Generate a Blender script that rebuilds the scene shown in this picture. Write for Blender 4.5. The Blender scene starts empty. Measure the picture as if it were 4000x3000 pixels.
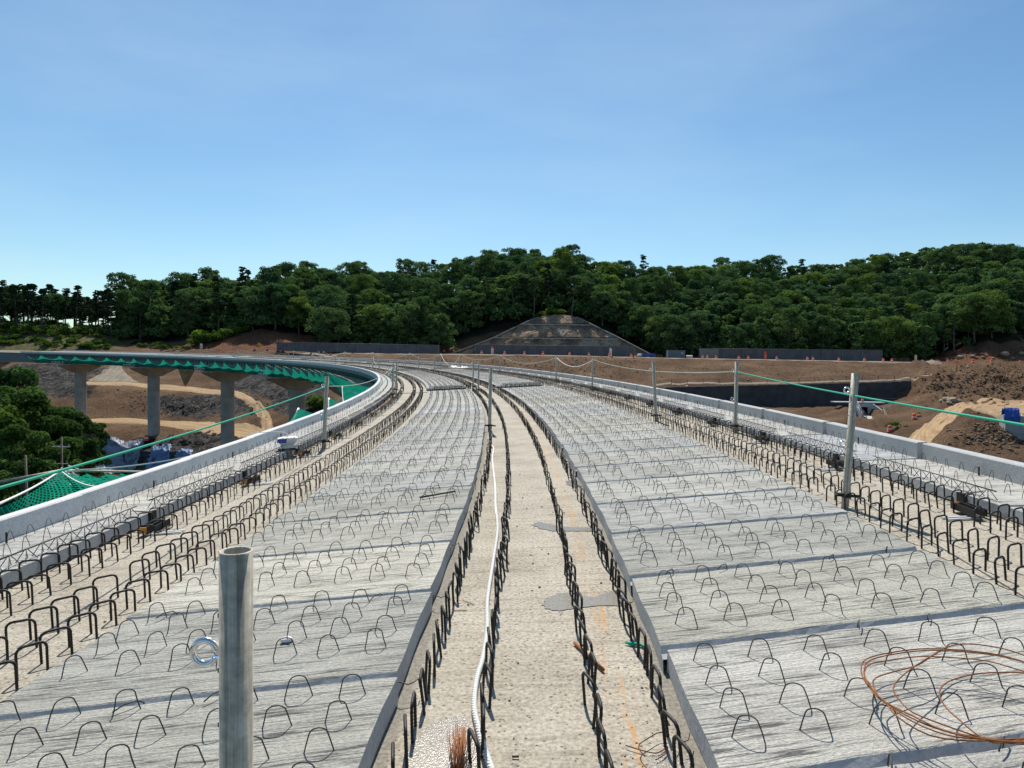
import bpy, bmesh, math, random
import numpy as np
from math import sin, cos, pi, radians, hypot, atan2
from mathutils import Vector, Matrix, noise
from mathutils.bvhtree import BVHTree

scene = bpy.context.scene
COL = scene.collection

# ------------------------------------------------------------------ camera
PITCH, ROLL, FPX = 0.03520713722698168, 0.012412424913931562, 2764.595
cp_, sp_, cr_, sr_ = cos(PITCH), sin(PITCH), cos(ROLL), sin(ROLL)

def ray(u, v):
    """direction of the view ray of a point of the 4000 x 3000 photograph, scaled to unit depth"""
    a = (u - 2000) / FPX; b = (1500 - v) / FPX
    a, b = a * cr_ - b * sr_, a * sr_ + b * cr_
    return Vector((a, cp_ + b * sp_, -sp_ + b * cp_))

cam_d = bpy.data.cameras.new("camera")
cam = bpy.data.objects.new("camera", cam_d); COL.objects.link(cam)
cam_d.sensor_fit = 'HORIZONTAL'; cam_d.sensor_width = 36.0
cam_d.lens = 36.0 * FPX / 4000
cam_d.clip_start = 0.05; cam_d.clip_end = 5000
fw = ray(2000, 1500).normalized()
rt = (ray(2100, 1500) - ray(2000, 1500)).normalized()
up = rt.cross(fw)
cam.matrix_world = Matrix((rt, up, -fw)).transposed().to_4x4()
scene.camera = cam

# ------------------------------------------------------------------ sky, sun, exposure
SUN_EL, SUN_AZ = radians(51), radians(-7)          # azimuth from +Y towards +X
world = bpy.data.worlds.new("World"); scene.world = world
world.use_nodes = True
wn, wl = world.node_tree.nodes, world.node_tree.links
bg = wn['Background']
sky = wn.new('ShaderNodeTexSky'); sky.sky_type = 'NISHITA'; sky.sun_disc = False
sky.sun_elevation = SUN_EL; sky.sun_rotation = SUN_AZ
sky.altitude = 50; sky.air_density = 1.0; sky.dust_density = 0.3; sky.ozone_density = 1.2
# thin high cirrus veil, laid out by direction in the sky
tc = wn.new('ShaderNodeTexCoord')
mp = wn.new('ShaderNodeMapping'); mp.inputs['Scale'].default_value = (1.6, 1.6, 6.0); mp.inputs['Rotation'].default_value = (0.0, 0.35, 0.2)
nz = wn.new('ShaderNodeTexNoise'); nz.inputs['Scale'].default_value = 1.3; nz.inputs['Detail'].default_value = 7; nz.inputs['Roughness'].default_value = .55
rp = wn.new('ShaderNodeValToRGB'); rp.color_ramp.elements[0].position = .42; rp.color_ramp.elements[1].position = .85
rp.color_ramp.elements[1].color = (.26, .26, .26, 1)
mx = wn.new('ShaderNodeMix'); mx.data_type = 'RGBA'
hs = wn.new('ShaderNodeHueSaturation'); hs.inputs['Saturation'].default_value = 1.10; hs.inputs['Value'].default_value = 1.04
mx.inputs['B'].default_value = (6.2, 7.9, 9.2, 1)
wl.new(tc.outputs['Generated'], mp.inputs['Vector']); wl.new(mp.outputs[0], nz.inputs['Vector'])
wl.new(nz.outputs['Fac'], rp.inputs['Fac']); wl.new(rp.outputs['Color'], mx.inputs['Factor'])
tn = wn.new('ShaderNodeMix'); tn.data_type = 'RGBA'; tn.blend_type = 'MULTIPLY'; tn.inputs['Factor'].default_value = 1.0
tn.inputs['B'].default_value = (.80, .97, 1.0, 1)
wl.new(sky.outputs[0], hs.inputs['Color']); wl.new(hs.outputs[0], tn.inputs['A']); wl.new(tn.outputs['Result'], mx.inputs['A']); wl.new(mx.outputs['Result'], bg.inputs['Color'])
bg.inputs['Strength'].default_value = 0.082

sun_d = bpy.data.lights.new("sun", 'SUN'); sun = bpy.data.objects.new("sun", sun_d); COL.objects.link(sun)
sun_d.energy = 4.3; sun_d.angle = radians(.53); sun_d.color = (1.0, .95, .87)
sdir = Vector((sin(SUN_AZ) * cos(SUN_EL), cos(SUN_AZ) * cos(SUN_EL), sin(SUN_EL)))
sun.rotation_euler = sdir.to_track_quat('Z', 'Y').to_euler()
sun.location = (0, 0, 60)
scene.view_settings.view_transform = 'Standard'; scene.view_settings.look = 'None'
scene.view_settings.exposure = 0.40; scene.view_settings.gamma = 1.0
scene.render.engine = 'CYCLES'
scene.cycles.max_bounces = 6; scene.cycles.transparent_max_bounces = 12
scene.cycles.use_adaptive_sampling = True

# ------------------------------------------------------------------ the bridge's own coordinates
# o = metres outwards (right) of the line under the camera, s = metres along it, z above the girder tops
H = 1.5
XC, YC, R0, TH0 = -161.61044, 7.7834, 161.79776, -0.0481243
GR, CF = 0.0086, 0.048

def S(o, s, z=0.0):
    th = TH0 + s / R0; r = R0 + o
    return Vector((XC + r * cos(th), YC + r * sin(th), -H + z + GR * s + CF * o))

def frame(o, s, z=0.0, rot=0.0):
    th = TH0 + s / R0
    X = Vector((cos(th), sin(th), CF)).normalized(); Y = Vector((-sin(th), cos(th), GR)).normalized()
    Z = X.cross(Y).normalized()
    if rot: X, Y = X * cos(rot) + Y * sin(rot), -X * sin(rot) + Y * cos(rot)
    m = Matrix((X, Y, Z)).transposed().to_4x4(); m.translation = S(o, s, z)
    return m

def deck_hit(u, v, z=0.0):
    """(o, s) of the deck point seen at a photo pixel"""
    d = ray(u, v)
    def F(t):
        x, y = d.x * t - XC, d.y * t - YC
        r = hypot(x, y); s = (atan2(y, x) - TH0) * R0
        return t * d.z - (-H + z + GR * s + CF * (r - R0)), r - R0, s
    lo = .5; hi = None; t = .8
    while t < 320:
        if F(t)[0] < 0: hi = t; break
        lo = t; t *= 1.02
    if hi is None: hi = 320
    for _ in range(40):
        m = (lo + hi) / 2
        if F(m)[0] < 0: hi = m
        else: lo = m
    return F(lo)[1:]

def at(u, v, y):
    return ray(u, v) * (y / ray(u, v).y)

# ------------------------------------------------------------------ materials
MATS = {}
def newmat(name):
    m = bpy.data.materials.new(name); m.use_nodes = True; MATS[name] = m
    return m, m.node_tree.nodes, m.node_tree.links, m.node_tree.nodes['Principled BSDF']

def plain(name, col, rough=.7, metal=0.0, var=.18, scale=6.0, bump=0.0, spec=.3):
    m, n, l, b = newmat(name)
    b.inputs['Roughness'].default_value = rough; b.inputs['Metallic'].default_value = metal
    b.inputs['Specular IOR Level'].default_value = spec
    t = n.new('ShaderNodeTexCoord'); z = n.new('ShaderNodeTexNoise')
    z.inputs['Scale'].default_value = scale; z.inputs['Detail'].default_value = 6; z.inputs['Roughness'].default_value = .65
    r = n.new('ShaderNodeValToRGB')
    r.color_ramp.elements[0].position = .25; r.color_ramp.elements[1].position = .75
    r.color_ramp.elements[0].color = tuple(c * (1 - var) for c in col) + (1,)
    r.color_ramp.elements[1].color = tuple(min(1, c * (1 + var)) for c in col) + (1,)
    l.new(t.outputs['Object'], z.inputs['Vector']); l.new(z.outputs['Fac'], r.inputs['Fac']); l.new(r.outputs[0], b.inputs['Base Color'])
    if bump:
        bp = n.new('ShaderNodeBump'); bp.inputs['Strength'].default_value = bump; bp.inputs['Distance'].default_value = .02
        l.new(z.outputs['Fac'], bp.inputs['Height']); l.new(bp.outputs[0], b.inputs['Normal'])
    return m

def nd(n, kind, **kw):
    x = n.new(kind)
    for k, v in kw.items():
        if k in x.inputs: x.inputs[k].default_value = v
        else: setattr(x, k, v)
    return x

def ramp(n, pts):
    r = n.new('ShaderNodeValToRGB'); e = r.color_ramp.elements
    while len(e) < len(pts): e.new(.5)
    for el, (p, c) in zip(e, pts):
        el.position = p; el.color = (c if len(c) == 4 else tuple(c) + (1,)) if not isinstance(c, (int, float)) else (c, c, c, 1)
    return r

def mixc(n, l, fac, a, b, mode='MIX'):
    x = n.new('ShaderNodeMix'); x.data_type = 'RGBA'; x.blend_type = mode
    for sock, val in (('Factor', fac), ('A', a), ('B', b)):
        if hasattr(val, 'is_linked') or hasattr(val, 'links'): l.new(val, x.inputs[sock])
        elif isinstance(val, (int, float)): x.inputs[sock].default_value = val
        else: x.inputs[sock].default_value = tuple(val) + (1,) if len(val) == 3 else val
    return x.outputs['Result']

def mat_panel():
    """precast half-depth panel: raked top with streaks running across the bridge"""
    m, n, l, b = newmat("raked_concrete")
    b.inputs['Roughness'].default_value = .88; b.inputs['Specular IOR Level'].default_value = .2
    uv = nd(n, 'ShaderNodeUVMap'); oi = nd(n, 'ShaderNodeObjectInfo')
    off = nd(n, 'ShaderNodeVectorMath', operation='SCALE'); l.new(oi.outputs['Random'], off.inputs[3])
    off.inputs[0].default_value = (37.0, 53.0, 0)
    off.inputs['Scale'].default_value = 1
    l.new(oi.outputs['Random'], off.inputs['Scale'])
    add = nd(n, 'ShaderNodeVectorMath', operation='ADD'); l.new(uv.outputs[0], add.inputs[0]); l.new(off.outputs[0], add.inputs[1])
    def streak(sx, sy, detail, rough=.6, dist=.0):
        mp = nd(n, 'ShaderNodeMapping'); mp.inputs['Scale'].default_value = (sx, sy, 1); mp.inputs['Rotation'].default_value = (0, 0, -.02)
        t = nd(n, 'ShaderNodeTexNoise', Scale=1.0, Detail=detail, Roughness=rough, Distortion=dist)
        l.new(add.outputs[0], mp.inputs[0]); l.new(mp.outputs[0], t.inputs['Vector']); return t.outputs['Fac']
    fine = streak(4.2, 70, 5, .66, .35); band = streak(1.3, 8.5, 4, .55); grain = streak(60, 80, 4, .7); blot = streak(1.6, 2.2, 4)
    r1 = ramp(n, [(.40, 0), (.54, 1)]); l.new(fine, r1.inputs[0])
    r2 = ramp(n, [(.40, .06), (.56, 1)]); l.new(band, r2.inputs[0])
    # raked ridges broken up where the band noise is high
    mul = nd(n, 'ShaderNodeMath', operation='MULTIPLY'); 
    inv = nd(n, 'ShaderNodeMath', operation='SUBTRACT'); inv.inputs[0].default_value = 1; l.new(r1.outputs[0], inv.inputs[1])
    l.new(inv.outputs[0], mul.inputs[0]); l.new(r2.outputs[0], mul.inputs[1])
    base = ramp(n, [(.3, (.42, .41, .38)), (.7, (.56, .55, .52))]); l.new(blot, base.inputs[0])
    c = mixc(n, l, mul.outputs[0], base.outputs[0], (.105, .106, .106))
    g = ramp(n, [(.33, .66), (.62, 1.12)]); l.new(grain, g.inputs[0])
    c = mixc(n, l, 1.0, c, g.outputs[0], 'MULTIPLY')
    tint = ramp(n, [(0, (.92, .96, 1.02)), (.35, (1, 1, 1)), (.7, (1.0, .985, .95)), (1, (1.06, 1.03, .96))]); l.new(oi.outputs['Random'], tint.inputs[0])
    c = mixc(n, l, 1.0, c, tint.outputs[0], 'MULTIPLY')
    c = mixc(n, l, 1.0, c, oi.outputs['Color'], 'MULTIPLY')
    l.new(c, b.inputs['Base Color'])
    hh = nd(n, 'ShaderNodeMath', operation='MULTIPLY_ADD'); l.new(fine, hh.inputs[0]); hh.inputs[1].default_value = 1.0; l.new(grain, hh.inputs[2])
    bp = nd(n, 'ShaderNodeBump', Strength=.8, Distance=.014); l.new(hh.outputs[0], bp.inputs['Height']); l.new(bp.outputs[0], b.inputs['Normal'])
    return m

def mat_girder():
    """tan girder top, pitted, with rust runs and damp blotches"""
    m, n, l, b = newmat("pitted_tan_concrete")
    b.inputs['Roughness'].default_value = .85; b.inputs['Specular IOR Level'].default_value = .25
    uv = nd(n, 'ShaderNodeUVMap')
    v = nd(n, 'ShaderNodeTexVoronoi', Scale=33.0, Randomness=1.0); l.new(uv.outputs[0], v.inputs['Vector'])
    nn = nd(n, 'ShaderNodeTexNoise', Scale=48.0, Detail=5.0, Roughness=.7); l.new(uv.outputs[0], nn.inputs['Vector'])
    big = nd(n, 'ShaderNodeTexNoise', Scale=1.7, Detail=6.0, Roughness=.6); l.new(uv.outputs[0], big.inputs['Vector'])
    base = ramp(n, [(.28, (.36, .31, .235)), (.5, (.47, .415, .325)), (.72, (.54, .485, .39))]); l.new(big.outputs['Fac'], base.inputs[0])
    pits = ramp(n, [(.12, .28), (.27, 1.0)]); l.new(v.outputs['Distance'], pits.inputs[0])
    gate = ramp(n, [(.50, 1), (.64, .1)]); l.new(nn.outputs['Fac'], gate.inputs[0])
    c = mixc(n, l, gate.outputs[0], base.outputs[0], pits.outputs[0], 'MULTIPLY')
    gr = ramp(n, [(.34, .52), (.62, 1.12)]); l.new(nn.outputs['Fac'], gr.inputs[0])
    c = mixc(n, l, 1.0, c, gr.outputs[0], 'MULTIPLY')
    # transverse trowel marks
    mp = nd(n, 'ShaderNodeMapping'); mp.inputs['Scale'].default_value = (1.5, 16, 1); l.new(uv.outputs[0], mp.inputs[0])
    tr = nd(n, 'ShaderNodeTexNoise', Scale=1.0, Detail=5.0, Roughness=.65); l.new(mp.outputs[0], tr.inputs['Vector'])
    tt = ramp(n, [(.32, .66), (.5, 1.0)]); l.new(tr.outputs['Fac'], tt.inputs[0])
    c = mixc(n, l, .8, c, tt.outputs[0], 'MULTIPLY')
    sx = nd(n, 'ShaderNodeSeparateXYZ'); l.new(uv.outputs[0], sx.inputs[0])
    # mortar bed along the panels
    ao = nd(n, 'ShaderNodeMath', operation='ABSOLUTE'); l.new(sx.outputs[0], ao.inputs[0])
    aw = nd(n, 'ShaderNodeMath', operation='MULTIPLY_ADD'); l.new(big.outputs['Fac'], aw.inputs[0]); aw.inputs[1].default_value = .08; l.new(ao.outputs[0], aw.inputs[2])
    ed = ramp(n, [(.565, 0), (.60, 1), (.80, 1), (.82, 0)]); l.new(aw.outputs[0], ed.inputs[0])
    mbc = mixc(n, l, 1.0, gr.outputs[0], (.27, .245, .20), 'MULTIPLY')
    c = mixc(n, l, ed.outputs[0], c, mbc)
    # rust runs along the inner bars
    d = nd(n, 'ShaderNodeMath', operation='SUBTRACT'); l.new(sx.outputs[0], d.inputs[0]); d.inputs[1].default_value = .37
    a = nd(n, 'ShaderNodeMath', operation='ABSOLUTE'); l.new(d.outputs[0], a.inputs[0])
    w = ramp(n, [(.02, 1), (.075, 0)]); l.new(a.outputs[0], w.inputs[0])
    mp2 = nd(n, 'ShaderNodeMapping'); mp2.inputs['Scale'].default_value = (30, 1.6, 1); l.new(uv.outputs[0], mp2.inputs[0])
    rn = nd(n, 'ShaderNodeTexNoise', Scale=1.0, Detail=6.0, Roughness=.75); l.new(mp2.outputs[0], rn.inputs['Vector'])
    rr = ramp(n, [(.5, 0), (.68, .9)]); l.new(rn.outputs['Fac'], rr.inputs[0])
    rm = nd(n, 'ShaderNodeMath', operation='MULTIPLY'); l.new(w.outputs[0], rm.inputs[0]); l.new(rr.outputs[0], rm.inputs[1])
    c = mixc(n, l, rm.outputs[0], c, (.55, .27, .07))
    l.new(c, b.inputs['Base Color'])
    hm = nd(n, 'ShaderNodeMath', operation='ADD'); l.new(nn.outputs['Fac'], hm.inputs[0]); l.new(pits.outputs[0], hm.inputs[1])
    bp = nd(n, 'ShaderNodeBump', Strength=.5, Distance=.006); l.new(hm.outputs[0], bp.inputs['Height']); l.new(bp.outputs[0], b.inputs['Normal'])
    return m

def mat_concrete(name, col, stain=.35, scale=1.0, joints=0.0):
    m, n, l, b = newmat(name)
    b.inputs['Roughness'].default_value = .85; b.inputs['Specular IOR Level'].default_value = .25
    t = nd(n, 'ShaderNodeTexCoord')
    a = nd(n, 'ShaderNodeTexNoise', Scale=1.1 * scale, Detail=7.0, Roughness=.6); l.new(t.outputs['Object'], a.inputs['Vector'])
    g = nd(n, 'ShaderNodeTexNoise', Scale=45 * scale, Detail=3.0); l.new(t.outputs['Object'], g.inputs['Vector'])
    v = nd(n, 'ShaderNodeTexVoronoi', Scale=14.0 * scale); l.new(t.outputs['Object'], v.inputs['Vector'])
    r = ramp(n, [(.3, tuple(c * (1 - stain) for c in col)), (.55, col), (.75, tuple(min(1, c * 1.12) for c in col))]); l.new(a.outputs['Fac'], r.inputs[0])
    gr = ramp(n, [(.3, .84), (.7, 1.1)]); l.new(g.outputs['Fac'], gr.inputs[0])
    c = mixc(n, l, 1.0, r.outputs[0], gr.outputs[0], 'MULTIPLY')
    pv = ramp(n, [(.035, .35), (.075, 1)]); l.new(v.outputs['Distance'], pv.inputs[0])
    c = mixc(n, l, .8, c, pv.outputs[0], 'MULTIPLY')
    if joints:
        sx = nd(n, 'ShaderNodeSeparateXYZ'); l.new(t.outputs['Object'], sx.inputs[0])
        md = nd(n, 'ShaderNodeMath', operation='MODULO'); l.new(sx.outputs[2], md.inputs[0]); md.inputs[1].default_value = joints
        ab = nd(n, 'ShaderNodeMath', operation='ABSOLUTE'); l.new(md.outputs[0], ab.inputs[0])
        jr = ramp(n, [(.03, .55), (.06, 1)]); l.new(ab.outputs[0], jr.inputs[0])
        c = mixc(n, l, 1.0, c, jr.outputs[0], 'MULTIPLY')
    l.new(c, b.inputs['Base Color'])
    bp = nd(n, 'ShaderNodeBump', Strength=.25, Distance=.01); l.new(g.outputs['Fac'], bp.inputs['Height']); l.new(bp.outputs[0], b.inputs['Normal'])
    return m

def mat_rebar(name, col, col2, scale=180.0):
    m, n, l, b = newmat(name)
    b.inputs['Roughness'].default_value = .6; b.inputs['Specular IOR Level'].default_value = .35
    t = nd(n, 'ShaderNodeTexCoord'); oi = nd(n, 'ShaderNodeObjectInfo')
    a = nd(n, 'ShaderNodeTexNoise', Scale=26.0, Detail=4.0, Roughness=.7); l.new(t.outputs['Object'], a.inputs['Vector'])
    r = ramp(n, [(.35, col), (.62, tuple(c * 1.35 for c in col)), (.8, col2)]); l.new(a.outputs['Fac'], r.inputs[0])
    l.new(r.outputs[0], b.inputs['Base Color'])
    return m

def mat_soil():
    m, n, l, b = newmat("site_earth")
    b.inputs['Roughness'].default_value = .95; b.inputs['Specular IOR Level'].default_value = .1
    t = nd(n, 'ShaderNodeTexCoord'); at_ = nd(n, 'ShaderNodeAttribute', attribute_name='zone')
    sp = nd(n, 'ShaderNodeSeparateColor'); l.new(at_.outputs['Color'], sp.inputs[0])
    def noise_(sc, det=6.0, ro=.65): 
        x = nd(n, 'ShaderNodeTexNoise', Scale=sc, Detail=det, Roughness=ro); l.new(t.outputs['Object'], x.inputs['Vector']); return x.outputs['Fac']
    a, f, k = noise_(.09), noise_(1.3), noise_(4.5, 5)
    vo = nd(n, 'ShaderNodeTexVoronoi', Scale=1.15); l.new(t.outputs['Object'], vo.inputs['Vector'])
    brown = ramp(n, [(.3, (.115, .068, .038)), (.5, (.195, .118, .068)), (.7, (.29, .185, .108))]); l.new(a, brown.inputs[0])
    rock = ramp(n, [(.15, (.028, .026, .026)), (.55, (.085, .078, .072)), (.9, (.17, .155, .14))]); l.new(vo.outputs['Color'], rock.inputs[0])
    red = ramp(n, [(.3, (.16, .072, .042)), (.7, (.30, .145, .082))]); l.new(f, red.inputs[0])
    straw = ramp(n, [(.36, (.07, .12, .03)), (.48, (.15, .15, .06)), (.58, (.24, .17, .105)), (.75, (.19, .125, .08))]); l.new(f, straw.inputs[0])
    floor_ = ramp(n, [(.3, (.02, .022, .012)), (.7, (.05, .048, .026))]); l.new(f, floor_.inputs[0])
    c = brown.outputs[0]
    def layer(c, mask, colr):
        s_ = nd(n, 'ShaderNodeMath', operation='ADD'); l.new(mask, s_.inputs[0]); l.new(f, s_.inputs[1])
        rr = ramp(n, [(.80, 0), (1.16, 1)]); l.new(s_.outputs[0], rr.inputs[0])
        return mixc(n, l, rr.outputs[0], c, colr)
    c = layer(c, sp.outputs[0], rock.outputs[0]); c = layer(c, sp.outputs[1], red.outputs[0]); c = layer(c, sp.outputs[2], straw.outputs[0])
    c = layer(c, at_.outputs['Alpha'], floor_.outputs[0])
    g = ramp(n, [(.34, .42), (.5, .95), (.68, 1.45)]); l.new(k, g.inputs[0])
    c = mixc(n, l, 1.0, c, g.outputs[0], 'MULTIPLY')
    l.new(c, b.inputs['Base Color'])
    hm = nd(n, 'ShaderNodeMath', operation='ADD'); l.new(k, hm.inputs[0]); l.new(f, hm.inputs[1])
    bp = nd(n, 'ShaderNodeBump', Strength=1.0, Distance=.8); l.new(hm.outputs[0], bp.inputs['Height']); l.new(bp.outputs[0], b.inputs['Normal'])
    return m

def mat_road(name, c1, c2):
    m, n, l, b = newmat(name)
    b.inputs['Roughness'].default_value = .95; b.inputs['Specular IOR Level'].default_value = .1
    uv = nd(n, 'ShaderNodeUVMap'); mp = nd(n, 'ShaderNodeMapping'); mp.inputs['Scale'].default_value = (1.3, .12, 1); l.new(uv.outputs[0], mp.inputs[0])
    a = nd(n, 'ShaderNodeTexNoise', Scale=1.0, Detail=6.0, Roughness=.6); l.new(mp.outputs[0], a.inputs['Vector'])
    f = nd(n, 'ShaderNodeTexNoise', Scale=1.5, Detail=6.0, Roughness=.7); l.new(uv.outputs[0], f.inputs['Vector'])
    r = ramp(n, [(.3, c2), (.46, tuple((x + y) / 2 for x, y in zip(c1, c2))), (.62, c1)]); l.new(a.outputs['Fac'], r.inputs[0])
    g = ramp(n, [(.3, .72), (.7, 1.2)]); l.new(f.outputs['Fac'], g.inputs[0])
    c = mixc(n, l, 1.0, r.outputs[0], g.outputs[0], 'MULTIPLY'); l.new(c, b.inputs['Base Color'])
    bp = nd(n, 'ShaderNodeBump', Strength=.6, Distance=.25); l.new(a.outputs['Fac'], bp.inputs['Height']); l.new(bp.outputs[0], b.inputs['Normal'])
    return m

def mat_leaf(name, dark, light, transl=.35):
    m, n, l, b = newmat(name)
    n.remove(b); out = n['Material Output']
    at_ = nd(n, 'ShaderNodeAttribute', attribute_name='clump'); oi = nd(n, 'ShaderNodeObjectInfo')
    r = ramp(n, [(0, dark), (1, light)]); l.new(at_.outputs['Fac'], r.inputs[0])
    tint = ramp(n, [(0, (.62, .78, .84)), (.4, (.92, .94, .95)), (.75, (1.05, 1.06, .9)), (1, (1.55, 1.4, .8))]); l.new(oi.outputs['Random'], tint.inputs[0])
    c = mixc(n, l, 1.0, r.outputs[0], tint.outputs[0], 'MULTIPLY')
    d = nd(n, 'ShaderNodeBsdfDiffuse'); tr = nd(n, 'ShaderNodeBsdfTranslucent'); gl = nd(n, 'ShaderNodeBsdfGlossy', Roughness=.45)
    l.new(c, d.inputs[0])
    c2 = mixc(n, l, 1.0, c, (1.05, 1.12, .75), 'MULTIPLY'); l.new(c2, tr.inputs[0])
    ms = nd(n, 'ShaderNodeMixShader'); ms.inputs[0].default_value = transl
    l.new(d.outputs[0], ms.inputs[1]); l.new(tr.outputs[0], ms.inputs[2])
    l.new(ms.outputs[0], out.inputs['Surface'])
    return m

def mat_net(name, col, hole, cell):
    """knotted netting: strands around hexagonal holes that are really open"""
    m, n, l, b = newmat(name)
    n.remove(b); out = n['Material Output']
    uv = nd(n, 'ShaderNodeUVMap')
    nzz = nd(n, 'ShaderNodeTexNoise', Scale=1.3, Detail=4.0); l.new(uv.outputs[0], nzz.inputs['Vector'])
    cr = ramp(n, [(.3, tuple(x * .7 for x in col)), (.7, tuple(min(1, x * 1.25) for x in col))]); l.new(nzz.outputs['Fac'], cr.inputs[0])
    d = nd(n, 'ShaderNodeBsdfDiffuse'); tr = nd(n, 'ShaderNodeBsdfTranslucent'); tp = nd(n, 'ShaderNodeBsdfTransparent')
    l.new(cr.outputs[0], d.inputs[0]); l.new(cr.outputs[0], tr.inputs[0])
    ms = nd(n, 'ShaderNodeMixShader'); ms.inputs[0].default_value = .45; l.new(d.outputs[0], ms.inputs[1]); l.new(tr.outputs[0], ms.inputs[2])
    if cell:
        mp = nd(n, 'ShaderNodeMapping'); mp.inputs['Scale'].default_value = (cell, cell * .62, 1); mp.inputs['Rotation'].default_value = (0, 0, pi / 4); l.new(uv.outputs[0], mp.inputs[0])
        vo = nd(n, 'ShaderNodeTexVoronoi', feature='DISTANCE_TO_EDGE', Scale=1.0, Randomness=.12); l.new(mp.outputs[0], vo.inputs['Vector'])
        rr = ramp(n, [(hole, 0), (hole + .06, 1)]); l.new(vo.outputs['Distance'], rr.inputs[0]); fac = rr.outputs[0]
    else:
        rr = ramp(n, [(.3, hole * .6), (.7, hole * 1.4)]); l.new(nzz.outputs['Fac'], rr.inputs[0]); fac = rr.outputs[0]
    m2 = nd(n, 'ShaderNodeMixShader'); l.new(fac, m2.inputs[0]); l.new(ms.outputs[0], m2.inputs[1]); l.new(tp.outputs[0], m2.inputs[2])
    l.new(m2.outputs[0], out.inputs['Surface'])
    return m

M_PANEL = mat_panel(); M_GIRD = mat_girder()
M_EDGE = mat_concrete("smooth_pale_concrete", (.50, .505, .50), .22, 1.0)
M_WALLL = mat_concrete("paler_wall_concrete", (.66, .655, .64), .14, 1.0)  # left upstand wall, toned paler than the right one
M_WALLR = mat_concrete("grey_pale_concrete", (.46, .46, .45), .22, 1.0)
M_PIER = mat_concrete("pier_concrete", (.36, .34, .31), .3, .5, 2.4)
M_CAP = mat_concrete("cap_concrete", (.36, .31, .245), .3, .5)
M_CONC = mat_concrete("site_concrete", (.42, .42, .40), .3, .6)
M_BLOCK = mat_concrete("shuttered_concrete", (.36, .37, .37), .3, .5, 1.2)
M_REBAR = mat_rebar("dark_ribbed_steel", (.020, .016, .013), (.10, .095, .085))
M_WIRE = mat_rebar("grey_brown_wire", (.045, .042, .038), (.11, .10, .09))
M_LATT = mat_rebar("lattice_steel", (.075, .07, .065), (.20, .19, .18))
M_RUST = plain("rusted_wire", (.26, .095, .028), .75, .0, .5, 40)
M_RUSTD = plain("rusted_dark", (.10, .045, .025), .8, .0, .5, 30)
m, n, l, b = newmat("galvanised_steel")
b.inputs['Roughness'].default_value = .48; b.inputs['Metallic'].default_value = 0
_t = nd(n, 'ShaderNodeTexCoord'); _m = nd(n, 'ShaderNodeMapping'); _m.inputs['Scale'].default_value = (60, 60, 1.4); l.new(_t.outputs['Object'], _m.inputs[0])
_a = nd(n, 'ShaderNodeTexNoise', Scale=1.0, Detail=5.0, Roughness=.7); l.new(_m.outputs[0], _a.inputs['Vector'])
_f = nd(n, 'ShaderNodeTexNoise', Scale=30.0, Detail=5.0, Roughness=.7); l.new(_t.outputs['Object'], _f.inputs['Vector'])
_r = ramp(n, [(.3, (.22, .175, .12)), (.5, (.47, .41, .31)), (.68, (.70, .60, .45))]); l.new(_a.outputs['Fac'], _r.inputs[0])
_g = ramp(n, [(.3, .65), (.65, 1.15)]); l.new(_f.outputs['Fac'], _g.inputs[0])
l.new(mixc(n, l, 1.0, _r.outputs[0], _g.outputs[0], 'MULTIPLY'), b.inputs['Base Color'])
M_GALV = m
M_ZINC = plain("zinc_bright", (.72, .75, .78), .2, 1.0, .1, 20, 0, .5)
M_STEELB = plain("primed_blue_steel", (.115, .165, .19), .55, 0, .18, .7)
M_STEELD = plain("dark_steel_plate", (.030, .028, .027), .6, .2, .4, 12)
M_ORANGE = plain("orange_primer", (.62, .24, .035), .6, 0, .3, 20)
M_ALU = plain("pale_rod", (.62, .63, .64), .45, .3, .15, 10)
M_ROPEW = plain("white_rope", (.78, .77, .72), .9, 0, .12, 90, .2)
M_ROPEG = plain("green_rope", (.005, .36, .22), .7, 0, .15, 60)
M_ROPEF = plain("faded_rope", (.46, .52, .44), .8, 0, .25, 3)
M_SCREEN = mat_concrete("dust_screen_cloth", (.145, .14, .155), .3, .4)
M_SCREENP = plain("screen_post", (.24, .24, .25), .6, .3, .2, 2)
M_WALL = mat_concrete("dark_block_wall", (.072, .070, .073), .4, .6)
M_DRUMO = plain("drum_orange", (.80, .085, .022), .5, 0, .12, 3)
M_DRUMW = plain("drum_white", (.8, .78, .75), .5, 0, .1, 3)
M_YELL = plain("flag_yellow", (.80, .50, .03), .7, 0, .1, 2)
M_FLAGW = plain("flag_white", (.78, .74, .72), .7, 0, .08, 2)
M_FLAGR = plain("flag_red", (.75, .08, .03), .7, 0, .1, 2)
M_TARPB = plain("blue_tarp", (.035, .085, .36), .45, 0, .3, 2.5, .3)
M_TARPS = plain("silver_blue_sheeting", (.115, .14, .185), .5, .05, .9, .9, .8, .3)
M_TARPS2 = plain("bright_blue_sheeting", (.06, .13, .27), .5, .05, .8, .9, .8, .3)
M_CONT = plain("container_paint", (.135, .185, .215), .55, 0, .12, .8)
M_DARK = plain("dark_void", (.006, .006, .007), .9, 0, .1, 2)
M_WOOD = plain("weathered_timber", (.24, .19, .14), .85, 0, .3, 6)
M_TIRE = plain("black_rubber", (.025, .025, .026), .8, 0, .2, 5)
M_STONE = plain("broken_rock", (.16, .155, .15), .9, 0, .6, 1.3, .6)
M_STONEB = plain("tan_boulder", (.30, .24, .175), .9, 0, .4, 1.5, .6)
M_ROCKD = plain("dark_slate_rubble", (.075, .064, .055), .9, 0, .9, 1.1, .6, .12)
M_CRUMB = plain("mortar_crumb", (.17, .155, .13), .9, 0, .4, 20)
M_BARK = plain("bark", (.16, .135, .11), .9, 0, .35, 3, .4)
M_SOIL = mat_soil()
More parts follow.
